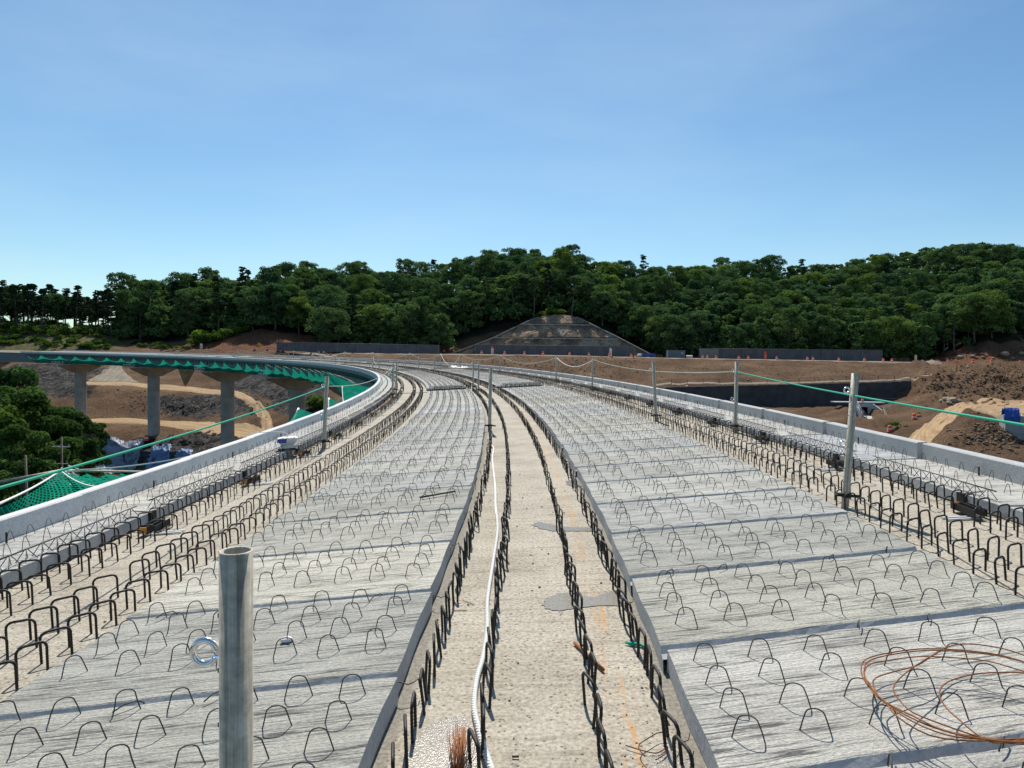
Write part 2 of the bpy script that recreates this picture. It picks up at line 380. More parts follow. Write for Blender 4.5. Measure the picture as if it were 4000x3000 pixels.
M_ROADT = mat_road("packed_tan_earth", (.44, .31, .175), (.24, .15, .085))
M_ROADG = mat_road("grey_gravel_road", (.30, .26, .20), (.17, .14, .105))
M_BENCH = mat_road("bench_gravel", (.34, .28, .22), (.19, .14, .10))
M_LEAF = mat_leaf("broad_leaves", (.046, .090, .040), (.175, .265, .108), .34)
M_LEAFN = mat_leaf("near_leaves", (.024, .052, .017), (.125, .20, .055), .34)
M_PINE = mat_leaf("pine_needles", (.018, .036, .020), (.055, .085, .045), .15)
M_BUSH = mat_leaf("shrub_leaves", (.055, .10, .02), (.16, .24, .05), .4)
M_NETN = mat_net("knotted_green_net", (.012, .33, .21), .16, 13.0)
M_NETF = mat_net("fine_green_net", (.013, .31, .21), .18, 0)
M_NETD = mat_net("dark_green_net", (.004, .13, .085), .22, 0)
m, n, l, b = newmat("puddle_water")
b.inputs['Base Color'].default_value = (.10, .09, .075, 1); b.inputs['Roughness'].default_value = .22; b.inputs['Specular IOR Level'].default_value = .6
_u = nd(n, 'ShaderNodeTexCoord'); _z = nd(n, 'ShaderNodeTexNoise', Scale=75.0, Detail=4.0, Roughness=.7); l.new(_u.outputs['Object'], _z.inputs['Vector'])
_r = ramp(n, [(.35, (.19, .165, .125)), (.65, (.33, .285, .215))]); l.new(_z.outputs['Fac'], _r.inputs[0]); l.new(_r.outputs[0], b.inputs['Base Color'])
_p = nd(n, 'ShaderNodeBump', Strength=.45, Distance=.004); l.new(_z.outputs['Fac'], _p.inputs['Height']); l.new(_p.outputs[0], b.inputs['Normal'])
M_PUDDLE = m

# ------------------------------------------------------------------ mesh helpers
class MB:
    def __init__(s): s.v = []; s.f = []; s.m = []; s.uv = {}; s.sm = []
    def face(s, pts, mi=0, uvs=None, smooth=False):
        k = len(s.v); s.v += [tuple(p) for p in pts]; s.f.append(tuple(range(k, k + len(pts)))); s.m.append(mi); s.sm.append(smooth)
        if uvs: s.uv[len(s.f) - 1] = uvs
    def grid(s, P, mi=0, UV=None, smooth=True, closed=False):
        R, C = len(P), len(P[0]); k = len(s.v)
        for row in P: s.v += [tuple(p) for p in row]
        for i in range(R - 1):
            for j in range(C if closed else C - 1):
                j2 = (j + 1) % C
                s.f.append((k + i * C + j, k + i * C + j2, k + (i + 1) * C + j2, k + (i + 1) * C + j)); s.m.append(mi); s.sm.append(smooth)
                if UV: s.uv[len(s.f) - 1] = [UV[i][j], UV[i][j2], UV[i + 1][j2], UV[i + 1][j]]
    def box(s, c, d, mi=0, M=None):
        x, y, z = c; a, b_, h = d[0] / 2, d[1] / 2, d[2] / 2
        p = [Vector((x + i * a, y + j * b_, z + q * h)) for i in (-1, 1) for j in (-1, 1) for q in (-1, 1)]
        if M is not None: p = [M @ q for q in p]
        k = len(s.v); s.v += [tuple(q) for q in p]
        for f in ((0, 1, 3, 2), (4, 6, 7, 5), (0, 4, 5, 1), (2, 3, 7, 6), (0, 2, 6, 4), (1, 5, 7, 3)):
            s.f.append(tuple(k + i for i in f)); s.m.append(mi); s.sm.append(False)
    def tube(s, path, r, n=8, mi=0, caps=True, closed=False, smooth=True):
        path = [Vector(p) for p in path]; N = len(path); rings = []
        rr = r if isinstance(r, (list, tuple)) else [r] * N
        t0 = (path[1] - path[0]).normalized(); a = t0.orthogonal().normalized()
        for i in range(N):
            if closed: t = (path[(i + 1) % N] - path[i - 1])
            else: t = path[min(i + 1, N - 1)] - path[max(i - 1, 0)]
            if t.length < 1e-9: t = t0
            t = t.normalized(); a = (a - t * a.dot(t))
            a = a.normalized() if a.length > 1e-6 else t.orthogonal().normalized()
            b_ = t.cross(a)
            rings.append([path[i] + (a * cos(2 * pi * j / n) + b_ * sin(2 * pi * j / n)) * rr[i] for j in range(n)])
        if closed: rings.append(rings[0])
        k = len(s.v); s.grid(rings, mi, None, smooth, True)
        if caps and not closed:
            s.f.append(tuple(k + j for j in reversed(range(n)))); s.m.append(mi); s.sm.append(False)
            s.f.append(tuple(k + (N - 1) * n + j for j in range(n))); s.m.append(mi); s.sm.append(False)
    def lathe(s, prof, n=16, mi=0, M=None, smooth=True):
        rows = []
        for r, z in prof:
            row = [Vector((r * cos(2 * pi * j / n), r * sin(2 * pi * j / n), z)) for j in range(n)]
            rows.append([M @ q for q in row] if M is not None else row)
        s.grid(rows, mi, None, smooth, True)
    def mesh(s, name, mats):
        me = bpy.data.meshes.new(name); me.from_pydata(s.v, [], s.f)
        for mt in (mats if isinstance(mats, (list, tuple)) else [mats]): me.materials.append(mt)
        me.polygons.foreach_set('material_index', s.m); me.polygons.foreach_set('use_smooth', s.sm)
        if s.uv:
            ul = me.uv_layers.new(name='UVMap'); arr = np.zeros((len(me.loops), 2), np.float32); st = 0
            for i, f in enumerate(s.f):
                if i in s.uv:
                    for j, q in enumerate(s.uv[i]): arr[st + j] = q
                st += len(f)
            ul.data.foreach_set('uv', arr.ravel())
        me.update(); return me
    def obj(s, name, mats, parent=None, M=None):
        return link(name, s.mesh(name, mats), parent, M)

def link(name, me, parent=None, M=None):
    o = bpy.data.objects.new(name, me); COL.objects.link(o)
    if parent is not None: o.parent = parent
    if M is not None: o.matrix_local = M
    return o

def tag(o, label=None, cat=None, group=None, kind=None):
    if kind is None and o.parent is None: kind = 'thing'
    if label: o['label'] = label
    if cat: o['category'] = cat
    if group: o['group'] = group
    if kind: o['kind'] = kind
    return o

def empty(name, loc=None, M=None):
    o = bpy.data.objects.new(name, None); COL.objects.link(o); o.empty_display_size = .1
    if M is not None: o.matrix_local = M
    elif loc is not None: o.location = loc
    return o

# ================================================================== THE BRIDGE
rnd = random.Random(11)
SPANS = [(-7.0, 28.3)] + [(28.66 + 27.7 * k, 28.3 + 27.7 * (k + 1)) for k in range(7)]
CROSS = [28.48 + 27.7 * k for k in range(7)]

# ---- bars, loops and wires (shared meshes)
def ubar_mesh(w, h, r, n, ribs, lean=0.0):
    cr = .032; P = [Vector((-w / 2, 0, -.03)), Vector((-w / 2, 0, 0))]
    if ribs:
        P += [Vector((-w / 2, 0, z)) for z in np.arange(.008, h - cr, .007)]
    for k in range(5): a = pi - k * pi / 8; P.append(Vector((-w / 2 + cr + cr * cos(a), 0, h - cr + cr * sin(a))))
    if ribs: P += [Vector((x, 0, h)) for x in np.arange(-w / 2 + cr + .007, w / 2 - cr - .003, .007)]
    for k in range(5): a = pi / 2 - k * pi / 8; P.append(Vector((w / 2 - cr + cr * cos(a), 0, h - cr + cr * sin(a))))
    if ribs: P += [Vector((w / 2, 0, z)) for z in np.arange(h - cr - .007, .004, -.007)]
    P += [Vector((w / 2, 0, 0)), Vector((w / 2, 0, -.03))]
    for p in P: p.y += lean * max(0, p.z)
    rr = [r * (1.12 if (i % 2 and ribs) else .95) for i in range(len(P))]
    b = MB(); b.tube(P, rr, n, caps=False); return b
UB_NEAR = [ubar_mesh(.125 + .006 * (i % 3), .150 + .006 * ((i * 2) % 3), .0066, 6, True, (i - 1.5) * .035).mesh('bent_bar', M_REBAR) for i in range(4)]
UB_MID = ubar_mesh(.125, .150, .0068, 4, False); UB_FAR = ubar_mesh(.125, .150, .0075, 3, False)

def loop_pts(w, h, top):
    P = [Vector((-w / 2 - .004, 0, -.02)), Vector((-w / 2, 0, 0)), Vector((-w / 2 + .010, 0, h * .42))]
    for k in range(9):
        a = pi - .25 - k * (pi - .5) / 8
        P.append(Vector((top * cos(a), 0, h - top * .72 + top * .72 * sin(a))))
    P += [Vector((w / 2 - .010, 0, h * .42)), Vector((w / 2, 0, 0)), Vector((w / 2 + .004, 0, -.02))]
    return P
def loop_mb(w, h, top, r, n, lean=0.0):
    P = loop_pts(w, h, top)
    for p in P: p.y += lean * max(0, p.z)
    b = MB(); b.tube(P, r, n, caps=False); return b
LOOPS = [loop_mb(.106 + .004 * ((i * 3) % 4 - 1.5), .088 + .004 * ((i * 2) % 3 - 1), .033 + .002 * (i % 3), .0026, 6, (i - 2) * .05).mesh('wire_loop', M_WIRE) for i in range(5)]
LOOP_MID = loop_mb(.108, .092, .034, .0036, 3); LOOP_FAR = loop_mb(.108, .092, .034, .0046, 3)
def hair(w, h, top, r, n): return loop_mb(w, h, top, r, n)
HAIRS = [hair(.098 + .006 * (i % 2), .090 + .004 * i, .018, .0026, 6).mesh('hairpin', M_LATT) for i in range(3)]
HAIR_MID = hair(.10, .092, .018, .0030, 3)

def add_copy(mb, src, M):
    k = len(mb.v); mb.v += [tuple(M @ Vector(p)) for p in src.v]
    mb.f += [tuple(i + k for i in f) for f in src.f]; mb.m += src.m; mb.sm += src.sm

def T(x, y, z, rz=0.0, sc=1.0, tilt=0.0):
    m = Matrix.Translation((x, y, z)) @ Matrix.Rotation(rz, 4, 'Z')
    if tilt: m = m @ Matrix.Rotation(tilt, 4, 'X')
    if sc != 1: m = m @ Matrix.Scale(sc, 4)
    return m

# ---- girders with their four rows of bent bars
GIRD = {'left': (-3.72, -2.12, [(-3.56, .35), (-3.28, .35), (-2.76, .72), (-2.475, .72)]),
        'middle': (-.72, .72, [(-.482, -1.38), (-.215, -1.40), (.243, -1.42), (.512, -1.36)]),
        'right': (2.46, 3.90, [(2.85, .42), (3.11, .48), (3.56, .5), (3.78, .4)])}
WHERE = {'left': 'left hand girder along the inside of the curve', 'middle': 'middle girder the white rope lies on', 'right': 'right hand girder along the outside of the curve'}
for gname, (o0, o1, rows) in GIRD.items():
    for si, (s0, s1) in enumerate(SPANS):
        mb = MB(); ss = np.linspace(s0, s1, 40)
        prof = [(o0, -.10), (o0, 0), (o1, 0), (o1, -.10)]
        xs = np.linspace(o0, o1, 5)
        mb.grid([[S(x, s, 0) for x in xs] for s in ss], 0, [[(x, s) for x in xs] for s in ss], False)
        for (a, za, b_, zb, mi) in ((o0, -.12, o0, 0, 0), (o1, 0, o1, -.12, 0), (o0 + .12, -.12, o0, -.12, 1), (o1, -.12, o1 - .12, -.12, 1),
                                    (o0 + .12, -2.15, o0 + .12, -.12, 1), (o1 - .12, -.12, o1 - .12, -2.15, 1), (o1 - .05, -2.15, o0 + .05, -2.15, 1)):
            mb.grid([[S(a, s, za), S(b_, s, zb)] for s in ss], mi, [[(a, s), (b_ + .1, s)] for s in ss], False)
        for s in (s0, s1):
            mb.face([S(o0, s, -.12), S(o1, s, -.12), S(o1, s, 0), S(o0, s, 0)], 0, [(o0, s), (o1, s), (o1, s + .1), (o0, s + .1)])
            mb.face([S(o0 + .12, s, -2.15), S(o1 - .12, s, -2.15), S(o1 - .12, s, -.12), S(o0 + .12, s, -.12)], 1)
        g = mb.obj('bridge_girder', [M_GIRD, M_STEELB])
        tag(g, ('nearest span of the tan topped ' if si == 0 else 'tan topped farther span of the ') + WHERE[gname], 'bridge girder', 'spans of the %s girder' % gname if si else 'nearest girder spans')
        pos = []
        for ri, (o, rz) in enumerate(rows):
            s = s0 + .3 + .05 * ri
            if si == 0: s = 1.0 + .07 * ri
            while s < s1 - .25:
                if rnd.random() > .015: pos.append((o + rnd.gauss(0, .006), s + rnd.gauss(0, .008), rz + rnd.gauss(0, .10), rnd.gauss(0, .04)))
                s += .196
        pos.sort(key=lambda p: p[1])
        near = pos[:100] if si == 0 else []
        for (o, s, rz, tl) in near:
            link('bent_bar', UB_NEAR[rnd.randrange(4)], g, frame(o, s, 0, rz) @ Matrix.Rotation(tl, 4, 'X'))
        rest = pos[len(near):]
        if rest and s0 < 150:
            mb = MB()
            for (o, s, rz, tl) in rest:
                add_copy(mb, UB_MID if s < 30 else UB_FAR, frame(o, s, 0, rz) @ Matrix.Rotation(tl, 4, 'X'))
            tag(mb.obj('bent_bars', M_REBAR, g), kind='stuff')

# ---- precast panels between the girders
def panel_mesh(xl, xr, L, seed, skew):
    rg = random.Random(seed); mb = MB(); nx = 16
    xs = [xl + (xr - xl) * i / nx for i in range(nx + 1)]
    f = [rg.gauss(0, .004) for _ in xs]; g = [rg.gauss(0, .004) for _ in xs]
    # long sides a little out of line with their neighbours
    dl, dr = rg.gauss(0, .007), rg.gauss(0, .007)
    def X(i, y):
        x = xs[i]
        if i == 0: x += dl + .004 * sin(y * 9 + seed)
        if i == nx: x += dr + .004 * sin(y * 7 + seed)
        return x
    prof = [(-.062, .066, 0), (-.022, .080, 0), (0, .107, 1), (.007, .111, 1)]
    rows = []; uvs = []
    for (y, z, e) in prof:
        rows.append([Vector((X(i, y), y + skew * xs[i] + (f[i] if e else 0), z)) for i in range(nx + 1)])
        uvs.append([(xs[i], y * 1.0 + z) for i in range(nx + 1)])
    mb.grid(rows[:3], 1, uvs[:3], False)
    top = [rows[2], rows[3]]; tuv = [[(x, q) for x in xs] for q in (0, .007)]
    for k in range(1, 9):
        y = .007 + (L - .007) * k / 8
        top.append([Vector((X(i, y), y + skew * xs[i] + (g[i] if k == 8 else 0), .111 + rg.gauss(0, .0008))) for i in range(nx + 1)])
        tuv.append([(xs[i], y) for i in range(nx + 1)])
    mb.grid(top, 0, tuv, False)
    mb.face([top[-1][i] for i in range(nx + 1)] + [Vector((xs[-1], L + skew * xs[-1], .004)), Vector((xs[0], L + skew * xs[0], .004))], 1)
    for i in (0, nx):
        col = [rows[0][i], rows[1][i]] + [r[i] for r in top]
        low = [Vector((p.x, p.y, .004)) for p in col]
        mb.grid([col, low] if i else [low, col], 1, None, False)
    return mb.mesh('deck_panel', [M_PANEL, M_EDGE])

HOOK = MB()
HOOK.tube([(-.05, .0, .03), (-.048, .004, .062), (-.03, -.012, .070), (.0, -.02, .058), (.03, -.012, .064), (.048, .002, .07), (.052, .004, .03)], .003, 5)
HOOK_ME = HOOK.mesh('joint_hook', M_WIRE)
HOOK2 = MB(); HOOK2.tube([(.03, .03, .03), (.03, .02, .10), (.015, -.005, .122), (-.02, -.04, .125), (-.05, -.075, .112)], .003, 5)
HOOK2_ME = HOOK2.mesh('joint_hook', M_WIRE)

def text_mesh(txt, size):
    cu = bpy.data.curves.new('lettering', 'FONT'); cu.body = txt; cu.size = size; cu.extrude = .0006
    ob = bpy.data.objects.new('lettering', cu); COL.objects.link(ob)
    bpy.context.view_layer.update()
    me = bpy.data.meshes.new_from_object(ob.evaluated_get(bpy.context.evaluated_depsgraph_get()))
    bpy.data.objects.remove(ob); me.materials.clear(); me.materials.append(M_TIRE)
    return me

BAYS = {'left': dict(oc=-1.50, xl=-.755, xr=.888, s0=3.085, pitch=1.115, cols=[-2.09, -1.87, -1.65, -1.43, -1.20, -.98, -.755], rows=[.29, .505, .725, .945], skew=.21),
        'right': dict(oc=1.68, xl=-1.075, xr=.90, s0=3.30, pitch=1.040, cols=[.755, 1.0, 1.26, 1.53, 1.81, 2.09, 2.38], rows=[.22, .42, .63, .84], skew=.215)}
for side, B in BAYS.items():
    L = B['pitch'] - .062
    variants = [panel_mesh(B['xl'], B['xr'], L, 5 + i, B['skew']) for i in range(5)]
    k = -3
    edge = B['xr'] if side == 'left' else B['xl']
    while True:
        s = B['s0'] + B['pitch'] * k           # front edge at the middle girder
        k += 1
        if s > 132: break
        sm = s - B['skew'] * edge             # local y = 0 at the bay's middle line
        if any(abs(sm + L / 2 - c) < L / 2 + .16 for c in CROSS): continue
        p = link('deck_panel', variants[rnd.randrange(5)], None, frame(B['oc'], sm, 0))
        pale = side == 'left' and k - 1 == 1
        t = rnd.gauss(1, .075); p.color = (t, t, t * rnd.uniform(.94, 1.02), 1)
        lab = 'raked grey precast deck panel with wire loops between the %s and middle girders' % side
        grp = 'precast panels between the %s and middle girders' % side
        if pale:
            p.color = (1.28, 1.25, 1.14, 1); lab = 'noticeably whiter cream precast panel among the grey ones beside the white rope'; grp = None
        tag(p, lab, 'deck panel', grp)
        nearp = s < 13.5
        mb = MB()
        for y in B['rows']:
            for ci, o in enumerate(B['cols']):
                x = o - B['oc']; yy = y - .02 + B['skew'] * (x - edge) * .72 + B['skew'] * edge
                if side == 'left': rz = .15 + .62 * max(0, min(1, (-.7 - o) / 1.2))
                else: rz = -.38 - .10 * (o - .75) / 1.6
                M = T(x + rnd.gauss(0, .009), yy + rnd.gauss(0, .010), .111, rz + rnd.gauss(0, .08), 1, rnd.gauss(0, .07))
                if nearp: link('wire_loop', LOOPS[rnd.randrange(5)], p, M)
                else: add_copy(mb, LOOP_MID if s < 45 else LOOP_FAR, M)
        if not nearp: tag(mb.obj('wire_loops', M_WIRE, p), kind='stuff')
        if s < 9:
            for i in range(5 if side == 'left' else 6):
                x = B['xl'] + .22 + i * (.36 if side == 'left' else .37) + rnd.gauss(0, .02)
                link('joint_hook', HOOK_ME if rnd.random() < .6 else HOOK2_ME, p, T(x, -.05 + B['skew'] * x, .018 + rnd.gauss(0, .006), rnd.gauss(B['skew'], .12)))
        if (side == 'left' and k - 1 == 0) or (side == 'right' and k - 1 == 0):
            txt, o = ('HP3-01', -.83) if side == 'left' else ('HB-C01', 2.45)
            x = o - B['oc']
            me = text_mesh(txt, .045)
            M = T(x - .02, -.056 + B['skew'] * x, .0705, B['skew']) @ Matrix.Rotation(radians(20.5), 4, 'X')
            link('lettering', me, p, M)
    # the panels far round the bend
    mb = MB(); ss = np.arange(132.6, 205, 1.0); xs = np.linspace(B['oc'] + B['xl'], B['oc'] + B['xr'], 6)
    mb.grid([[S(x, q, .111) for x in xs] for q in ss], 0, [[(x, q) for x in xs] for q in ss], False)
    tag(mb.obj('deck_panels', M_PANEL), 'distant grey precast panels far round the bend, %s bay' % ('inner' if side == 'left' else 'outer'), 'deck panels', None, 'stuff')

# ---- cross beams over the piers
for ci, sx in enumerate(CROSS):
    for side, (a, b_) in (('left', (-2.12, -.72)), ('right', (.72, 2.46))):
        mb = MB(); sk = BAYS[side]['skew']; oc = BAYS[side]['oc']
        q = lambda o, ds, z: S(o, sx + ds + sk * (o - oc), z)
        xs = np.linspace(a, b_, 6)
        mb.grid([[q(x, -.75, .02) for x in xs], [q(x, .75, .02) for x in xs]], 0, [[(x, sx) for x in xs], [(x, sx + 1.5) for x in xs]], False)
        mb.grid([[q(x, -.5, -.9) for x in xs], [q(x, -.5, .02) for x in xs]], 0, [[(x, 0) for x in xs], [(x, .9) for x in xs]], False)
        t = mb.obj('cross_beam', [M_GIRD]); tag(t, 'reinforced cross joint between the %s and middle girders over a pier' % side, 'cross beam', 'cross joints of the %s bay' % side)
        if ci < 5:
            mb = MB(); n = 10
            top = [q(x, -.22, .20) for x in (a + .1, b_ - .1)]
            mb.tube(top, .016, 4)
            for i in range(n + 1):
                x = a + .1 + (b_ - a - .2) * i / n
                for d in (-.05, .05):
                    mb.tube([q(x, -.22 + d, .02), q(x + (b_ - a - .2) / n / 2, -.22, .20)], .009, 3, caps=False)
            mb.obj('lattice_girder', M_LATT, t)
            mb = MB()
            for i in range(int((b_ - a) / .1)):
                x = a + .06 + i * .1
                th = TH0 + sx / R0
                fm = frame(x, sx + .22 + sk * (x - oc) + rnd.gauss(0, .05), .02, rnd.uniform(-.3, .3))
                add_copy(mb, UB_MID if ci < 2 else UB_FAR, fm @ Matrix.Scale(1.35, 4))
                if i % 2 == 0: add_copy(mb, UB_MID, frame(x, sx + .02 + sk * (x - oc), .0, .3) @ Matrix.Scale(1.3, 4))
            tag(mb.obj('bent_bars', M_REBAR, t), kind='stuff')

# ---- edge slabs with their upstand walls
def lattice_mb(L, n=5):
    mb = MB(); h = .082; k = int(round(L / .178))
    mb.tube([(0, -.02, h), (0, L + .02, h)], .0062, n)
    for i in range(k):
        y0 = L * i / k; y1 = L * (i + 1) / k; ym = (y0 + y1) / 2
        for sd in (-1, 1):
            mb.tube([(sd * .042, y0 + .015, -.01), (sd * .006, ym - .006, h), (sd * .006, ym + .006, h), (sd * .042, y1 - .015, -.01)], .0034, max(3, n - 1), caps=False)
    return mb
LATT_N = lattice_mb(2.05, 6).mesh('lattice_girder', M_LATT); LATT_F = lattice_mb(2.05, 3).mesh('lattice_girder', M_LATT)

def edge_meshes(side):
    sg = -1 if side == 'left' else 1
    o_in = -3.63 if side == 'left' else 3.86
    o_w = -4.322 if side == 'left' else 4.572
    tw = .125; L = 2.4 - .012
    sl = MB(); ys = [i * L / 8 for i in range(9)]
    xs = [0, (o_w - o_in) * .5, (o_w - o_in)]
    # local x measured from the inner edge, following the curve's small sagitta
    sag = lambda y: -((y - L / 2) ** 2 - (L / 2) ** 2) / (2 * R0) * -1
    X = lambda x, y: x + sag(y)
    sl.grid([[Vector((X(x, y), y, .111)) for x in xs] for y in ys], 0, [[(x * 1.0, y) for x in xs] for y in ys], False)
    sl.grid([[Vector((X(0, y), y, .016)), Vector((X(0, y), y, .111))] for y in ys], 1, None, False)
    sl.grid([[Vector((X(0, y), y, .016)), Vector((X(xs[2] + sg * tw, y), y, -.06))] for y in ys], 1, None, False)
    for y in (0, L):
        sl.face([Vector((0, y, .016)), Vector((0, y, .111)), Vector((xs[2], y, .111)), Vector((xs[2] + sg * (tw - .004), y, -.055))], 1)
    w = MB(); a = xs[2]; bq = a + sg * tw
    P = [(a, .105), (a - sg * .0, .285), (a + sg * .012, .297), (bq - sg * .012, .297), (bq, .285), (bq, -.07)]
    w.grid([[Vector((X(p[0], y), y, p[1])) for p in P] for y in ys], 0, None, False)
    for y in (0, L): w.face([Vector((p[0], y, p[1])) for p in P] + [Vector((a, y, -.05))], 0)
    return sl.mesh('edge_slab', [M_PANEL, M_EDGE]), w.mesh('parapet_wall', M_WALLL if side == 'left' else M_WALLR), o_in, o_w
BRACKET = MB(); BRACKET.box((-.36, 0, -.16), (.76, .03, .20)); BRACKET.box((-.04, 0, -.5), (.06, .03, .9)); BRACKET.tube([(-.70, 0, -.20), (-.02, 0, -.92)], .028, 5)
BRACKET.box((-.72, 0, -.065), (.12, .4, .014)); BRACKET_ME = BRACKET.mesh('cantilever_bracket', M_STEELB)
FASCIA = MB(); FASCIA.box((-4.322 + 3.63 - .135, 1.19, -.16), (.02, 2.37, .26)); FASCIA_ME = FASCIA.mesh('fascia_plate', M_STEELB)
STUB = MB(); STUB.tube([(0, 0, 0), (.004, 0, .09)], .008, 6); STUB_ME = STUB.mesh('lifting_stub', M_REBAR)
for side, sj in (('left', 6.707), ('right', 8.235)):
    slab, wall, o_in, o_w = edge_meshes(side)
    sg = -1 if side == 'left' else 1
    h1, h2 = (-4.245, -3.98) if side == 'left' else (4.50, 4.185)
    lx = -3.715 if side == 'left' else 3.81
    lx = lx if side == 'left' else 3.93
    k = -4
    while True:
        s0 = sj + 2.4 * k; k += 1
        if s0 > 205: break
        p = link('edge_slab', slab, None, frame(o_in, s0 + .006, 0))
        t = rnd.gauss(1.0, .03) * 1.13; p.color = (t, t, t, 1)
        tag(p, 'pale edge slab with an upstand wall along the %s of the curved deck' % ('inside' if side == 'left' else 'outside'), 'edge slab', 'edge slabs along the %s of the curve' % ('inside' if side == 'left' else 'outside'))
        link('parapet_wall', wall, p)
        if s0 < 90:
            link('lattice_girder', LATT_N if s0 < 16 else LATT_F, p, T(lx - o_in, .17, .111))
        mb = MB()
        for row, o in enumerate((h1, h2)):
            for i in range(10):
                y = .12 + .238 * i + .06 * row
                if y > 2.34: continue
                M = T(o - o_in + rnd.gauss(0, .006), y + rnd.gauss(0, .012), .111, pi / 2 + rnd.gauss(0, .10), 1, rnd.gauss(0, .05))
                if s0 < 12: link('hairpin', HAIRS[rnd.randrange(3)], p, M)
                elif s0 < 100: add_copy(mb, HAIR_MID, M)
        if mb.v: tag(mb.obj('hairpins', M_LATT, p), kind='stuff')
        if s0 < 25: link('lifting_stub', STUB_ME, p, T(h1 - o_in + sg * .02, 1.3, .111))
        if side == 'left' and s0 > 30:
            for y in (.3, 1.5): link('cantilever_bracket', BRACKET_ME, p, T(0, y, 0))
            link('fascia_plate', FASCIA_ME, p)

# ---- short steel channels and pale rods lying at the edge slab joints
def channel(o, s, rz, label, grp, flip=1):
    t = empty('steel_channel', M=frame(o, s, .03, rz))
    mb = MB()
    mb.box((0, 0, .004), (.075, .36, .008)); mb.box((-.036, 0, .032), (.006, .36, .055)); mb.box((.036, 0, .032), (.006, .36, .055))
    mb.box((.085, .02, .025), (.005, .30, .06)); mb.box((.10, .02, -.004), (.035, .30, .005))
    mb.obj('channel_body', M_STEELD, t)
    mb = MB(); mb.box((0, -.178 * flip, .030), (.066, .012, .046)); mb.box((0, -.13 * flip, .0105), (.064, .09, .004)); mb.obj('painted_end', M_ORANGE, t)
    tag(t, label, 'steel channel', grp)
    for i in range(2):
        mb = MB(); mb.box((0, 0, 0), (.30, .022, .012))
        r = mb.obj('slat', M_ALU, None, frame(o + (.16 if flip > 0 else -.10), s - .12 + .06 * i, .012, rz + rnd.gauss(.15, .06)))
        tag(r, 'pale metal slat lying under the bars beside a %s steel channel' % ('left hand' if flip > 0 else 'right hand'), 'metal slat', 'pale slats by the %s channels' % ('left' if flip > 0 else 'right'))
    # dark packing plate in the slab joint
    mb = MB(); sgn = -1 if flip > 0 else 1
    mb.face([(0, 0, .115), (.25 * sgn, .10, .115), (.25 * sgn, .115, .115), (0, .05, .115)]); mb.box((0, .02, .07), (.03, .10, .11))
    w = mb.obj('joint_plate', M_STEELD, None, frame(-3.60 if flip > 0 else 3.83, s + .32, 0))
    tag(w, 'dark plate set in an edge slab joint on the %s' % ('inside of the curve' if flip > 0 else 'outside of the curve'), 'joint plate', 'dark plates in the %s joints' % ('left' if flip > 0 else 'right'))
for k in range(-1, 9):
    channel(-3.43, 6.35 + 2.4 * k, .05, 'short black steel channel with an orange end among bars on the inner side', 'steel channels along the inner edge', 1)
    channel(3.66, 5.95 + 2.4 * k, -.05, 'short black steel channel with an orange end among bars on the outer side', 'steel channels along the outer edge', 1 if False else -1)

# ---- guard posts and the ropes slung between them
POSTS = {}
def pipe_mb(h, r):
    mb = MB()
    mb.lathe([(r, -.05), (r, h), (r * .86, h), (r * .86, h - .5)], 20)
    mb.lathe([(r * .86, h - .5), (0.001, h - .5)], 20, 1)
    for z in np.arange(.12, h - .1, .12):
        mb.box((-r * .98, -.004, z), (.004, .009, .009), 1)
    return mb
PIPE_H = 1.22; PR = .0325
PIPE_ME = pipe_mb(PIPE_H, PR).mesh('pipe', [M_GALV, M_DARK])
def ring_mb():
    mb = MB(); R = .024; n = 26
    mb.tube([(-PR - .008 - R + R * cos(2 * pi * i / n * .97), .0, R * sin(2 * pi * i / n * .97)) for i in range(n)], .0072, 8)
    mb.tube([(-PR - .012, 0, 0), (-PR + .01, 0, 0)], .007, 8)
    return mb
RING_ME = ring_mb().mesh('eye_bolt', M_ZINC)
def clamp_mb():
    mb = MB(); mb.lathe([(PR + .001, .10), (PR + .008, .10), (PR + .008, .14), (PR + .001, .14)], 16)
    mb.box((-PR - .03, 0, .12), (.06, .03, .03)); mb.box((PR + .04, 0, .115), (.10, .024, .024)); mb.tube([(-PR - .06, .02, .12), (-PR - .06, -.05, .12)], .008, 6)
    mb.tube([(-.06, .05, .125), (.07, .05, .125)], .006, 6)
    return mb
CLAMP_ME = clamp_mb().mesh('clamp', M_STEELD)
def post(key, o, s, label, grp, lean=(0, 0), rz=0.0, h=PIPE_H, rings=(.155, .64)):
    M = frame(o, s, 0)
    t = empty('guard_post', M=Matrix.Translation(M.translation) @ Matrix.Rotation(lean[0], 4, 'Y') @ Matrix.Rotation(lean[1], 4, 'X') @ Matrix.Rotation(rz, 4, 'Z'))
    sc = Matrix.Diagonal((1, 1, h / PIPE_H, 1))
    link('pipe', PIPE_ME, t, sc)
    for z in rings: link('eye_bolt', RING_ME, t, Matrix.Translation((0, 0, h - z)))
    link('clamp', CLAMP_ME, t)
    tag(t, label, 'guard post', grp); POSTS[key] = t
    return t
def tip(key, dz=.10):
    t = POSTS[key]; return t.matrix_basis @ Vector((0, 0, PIPE_H - dz))

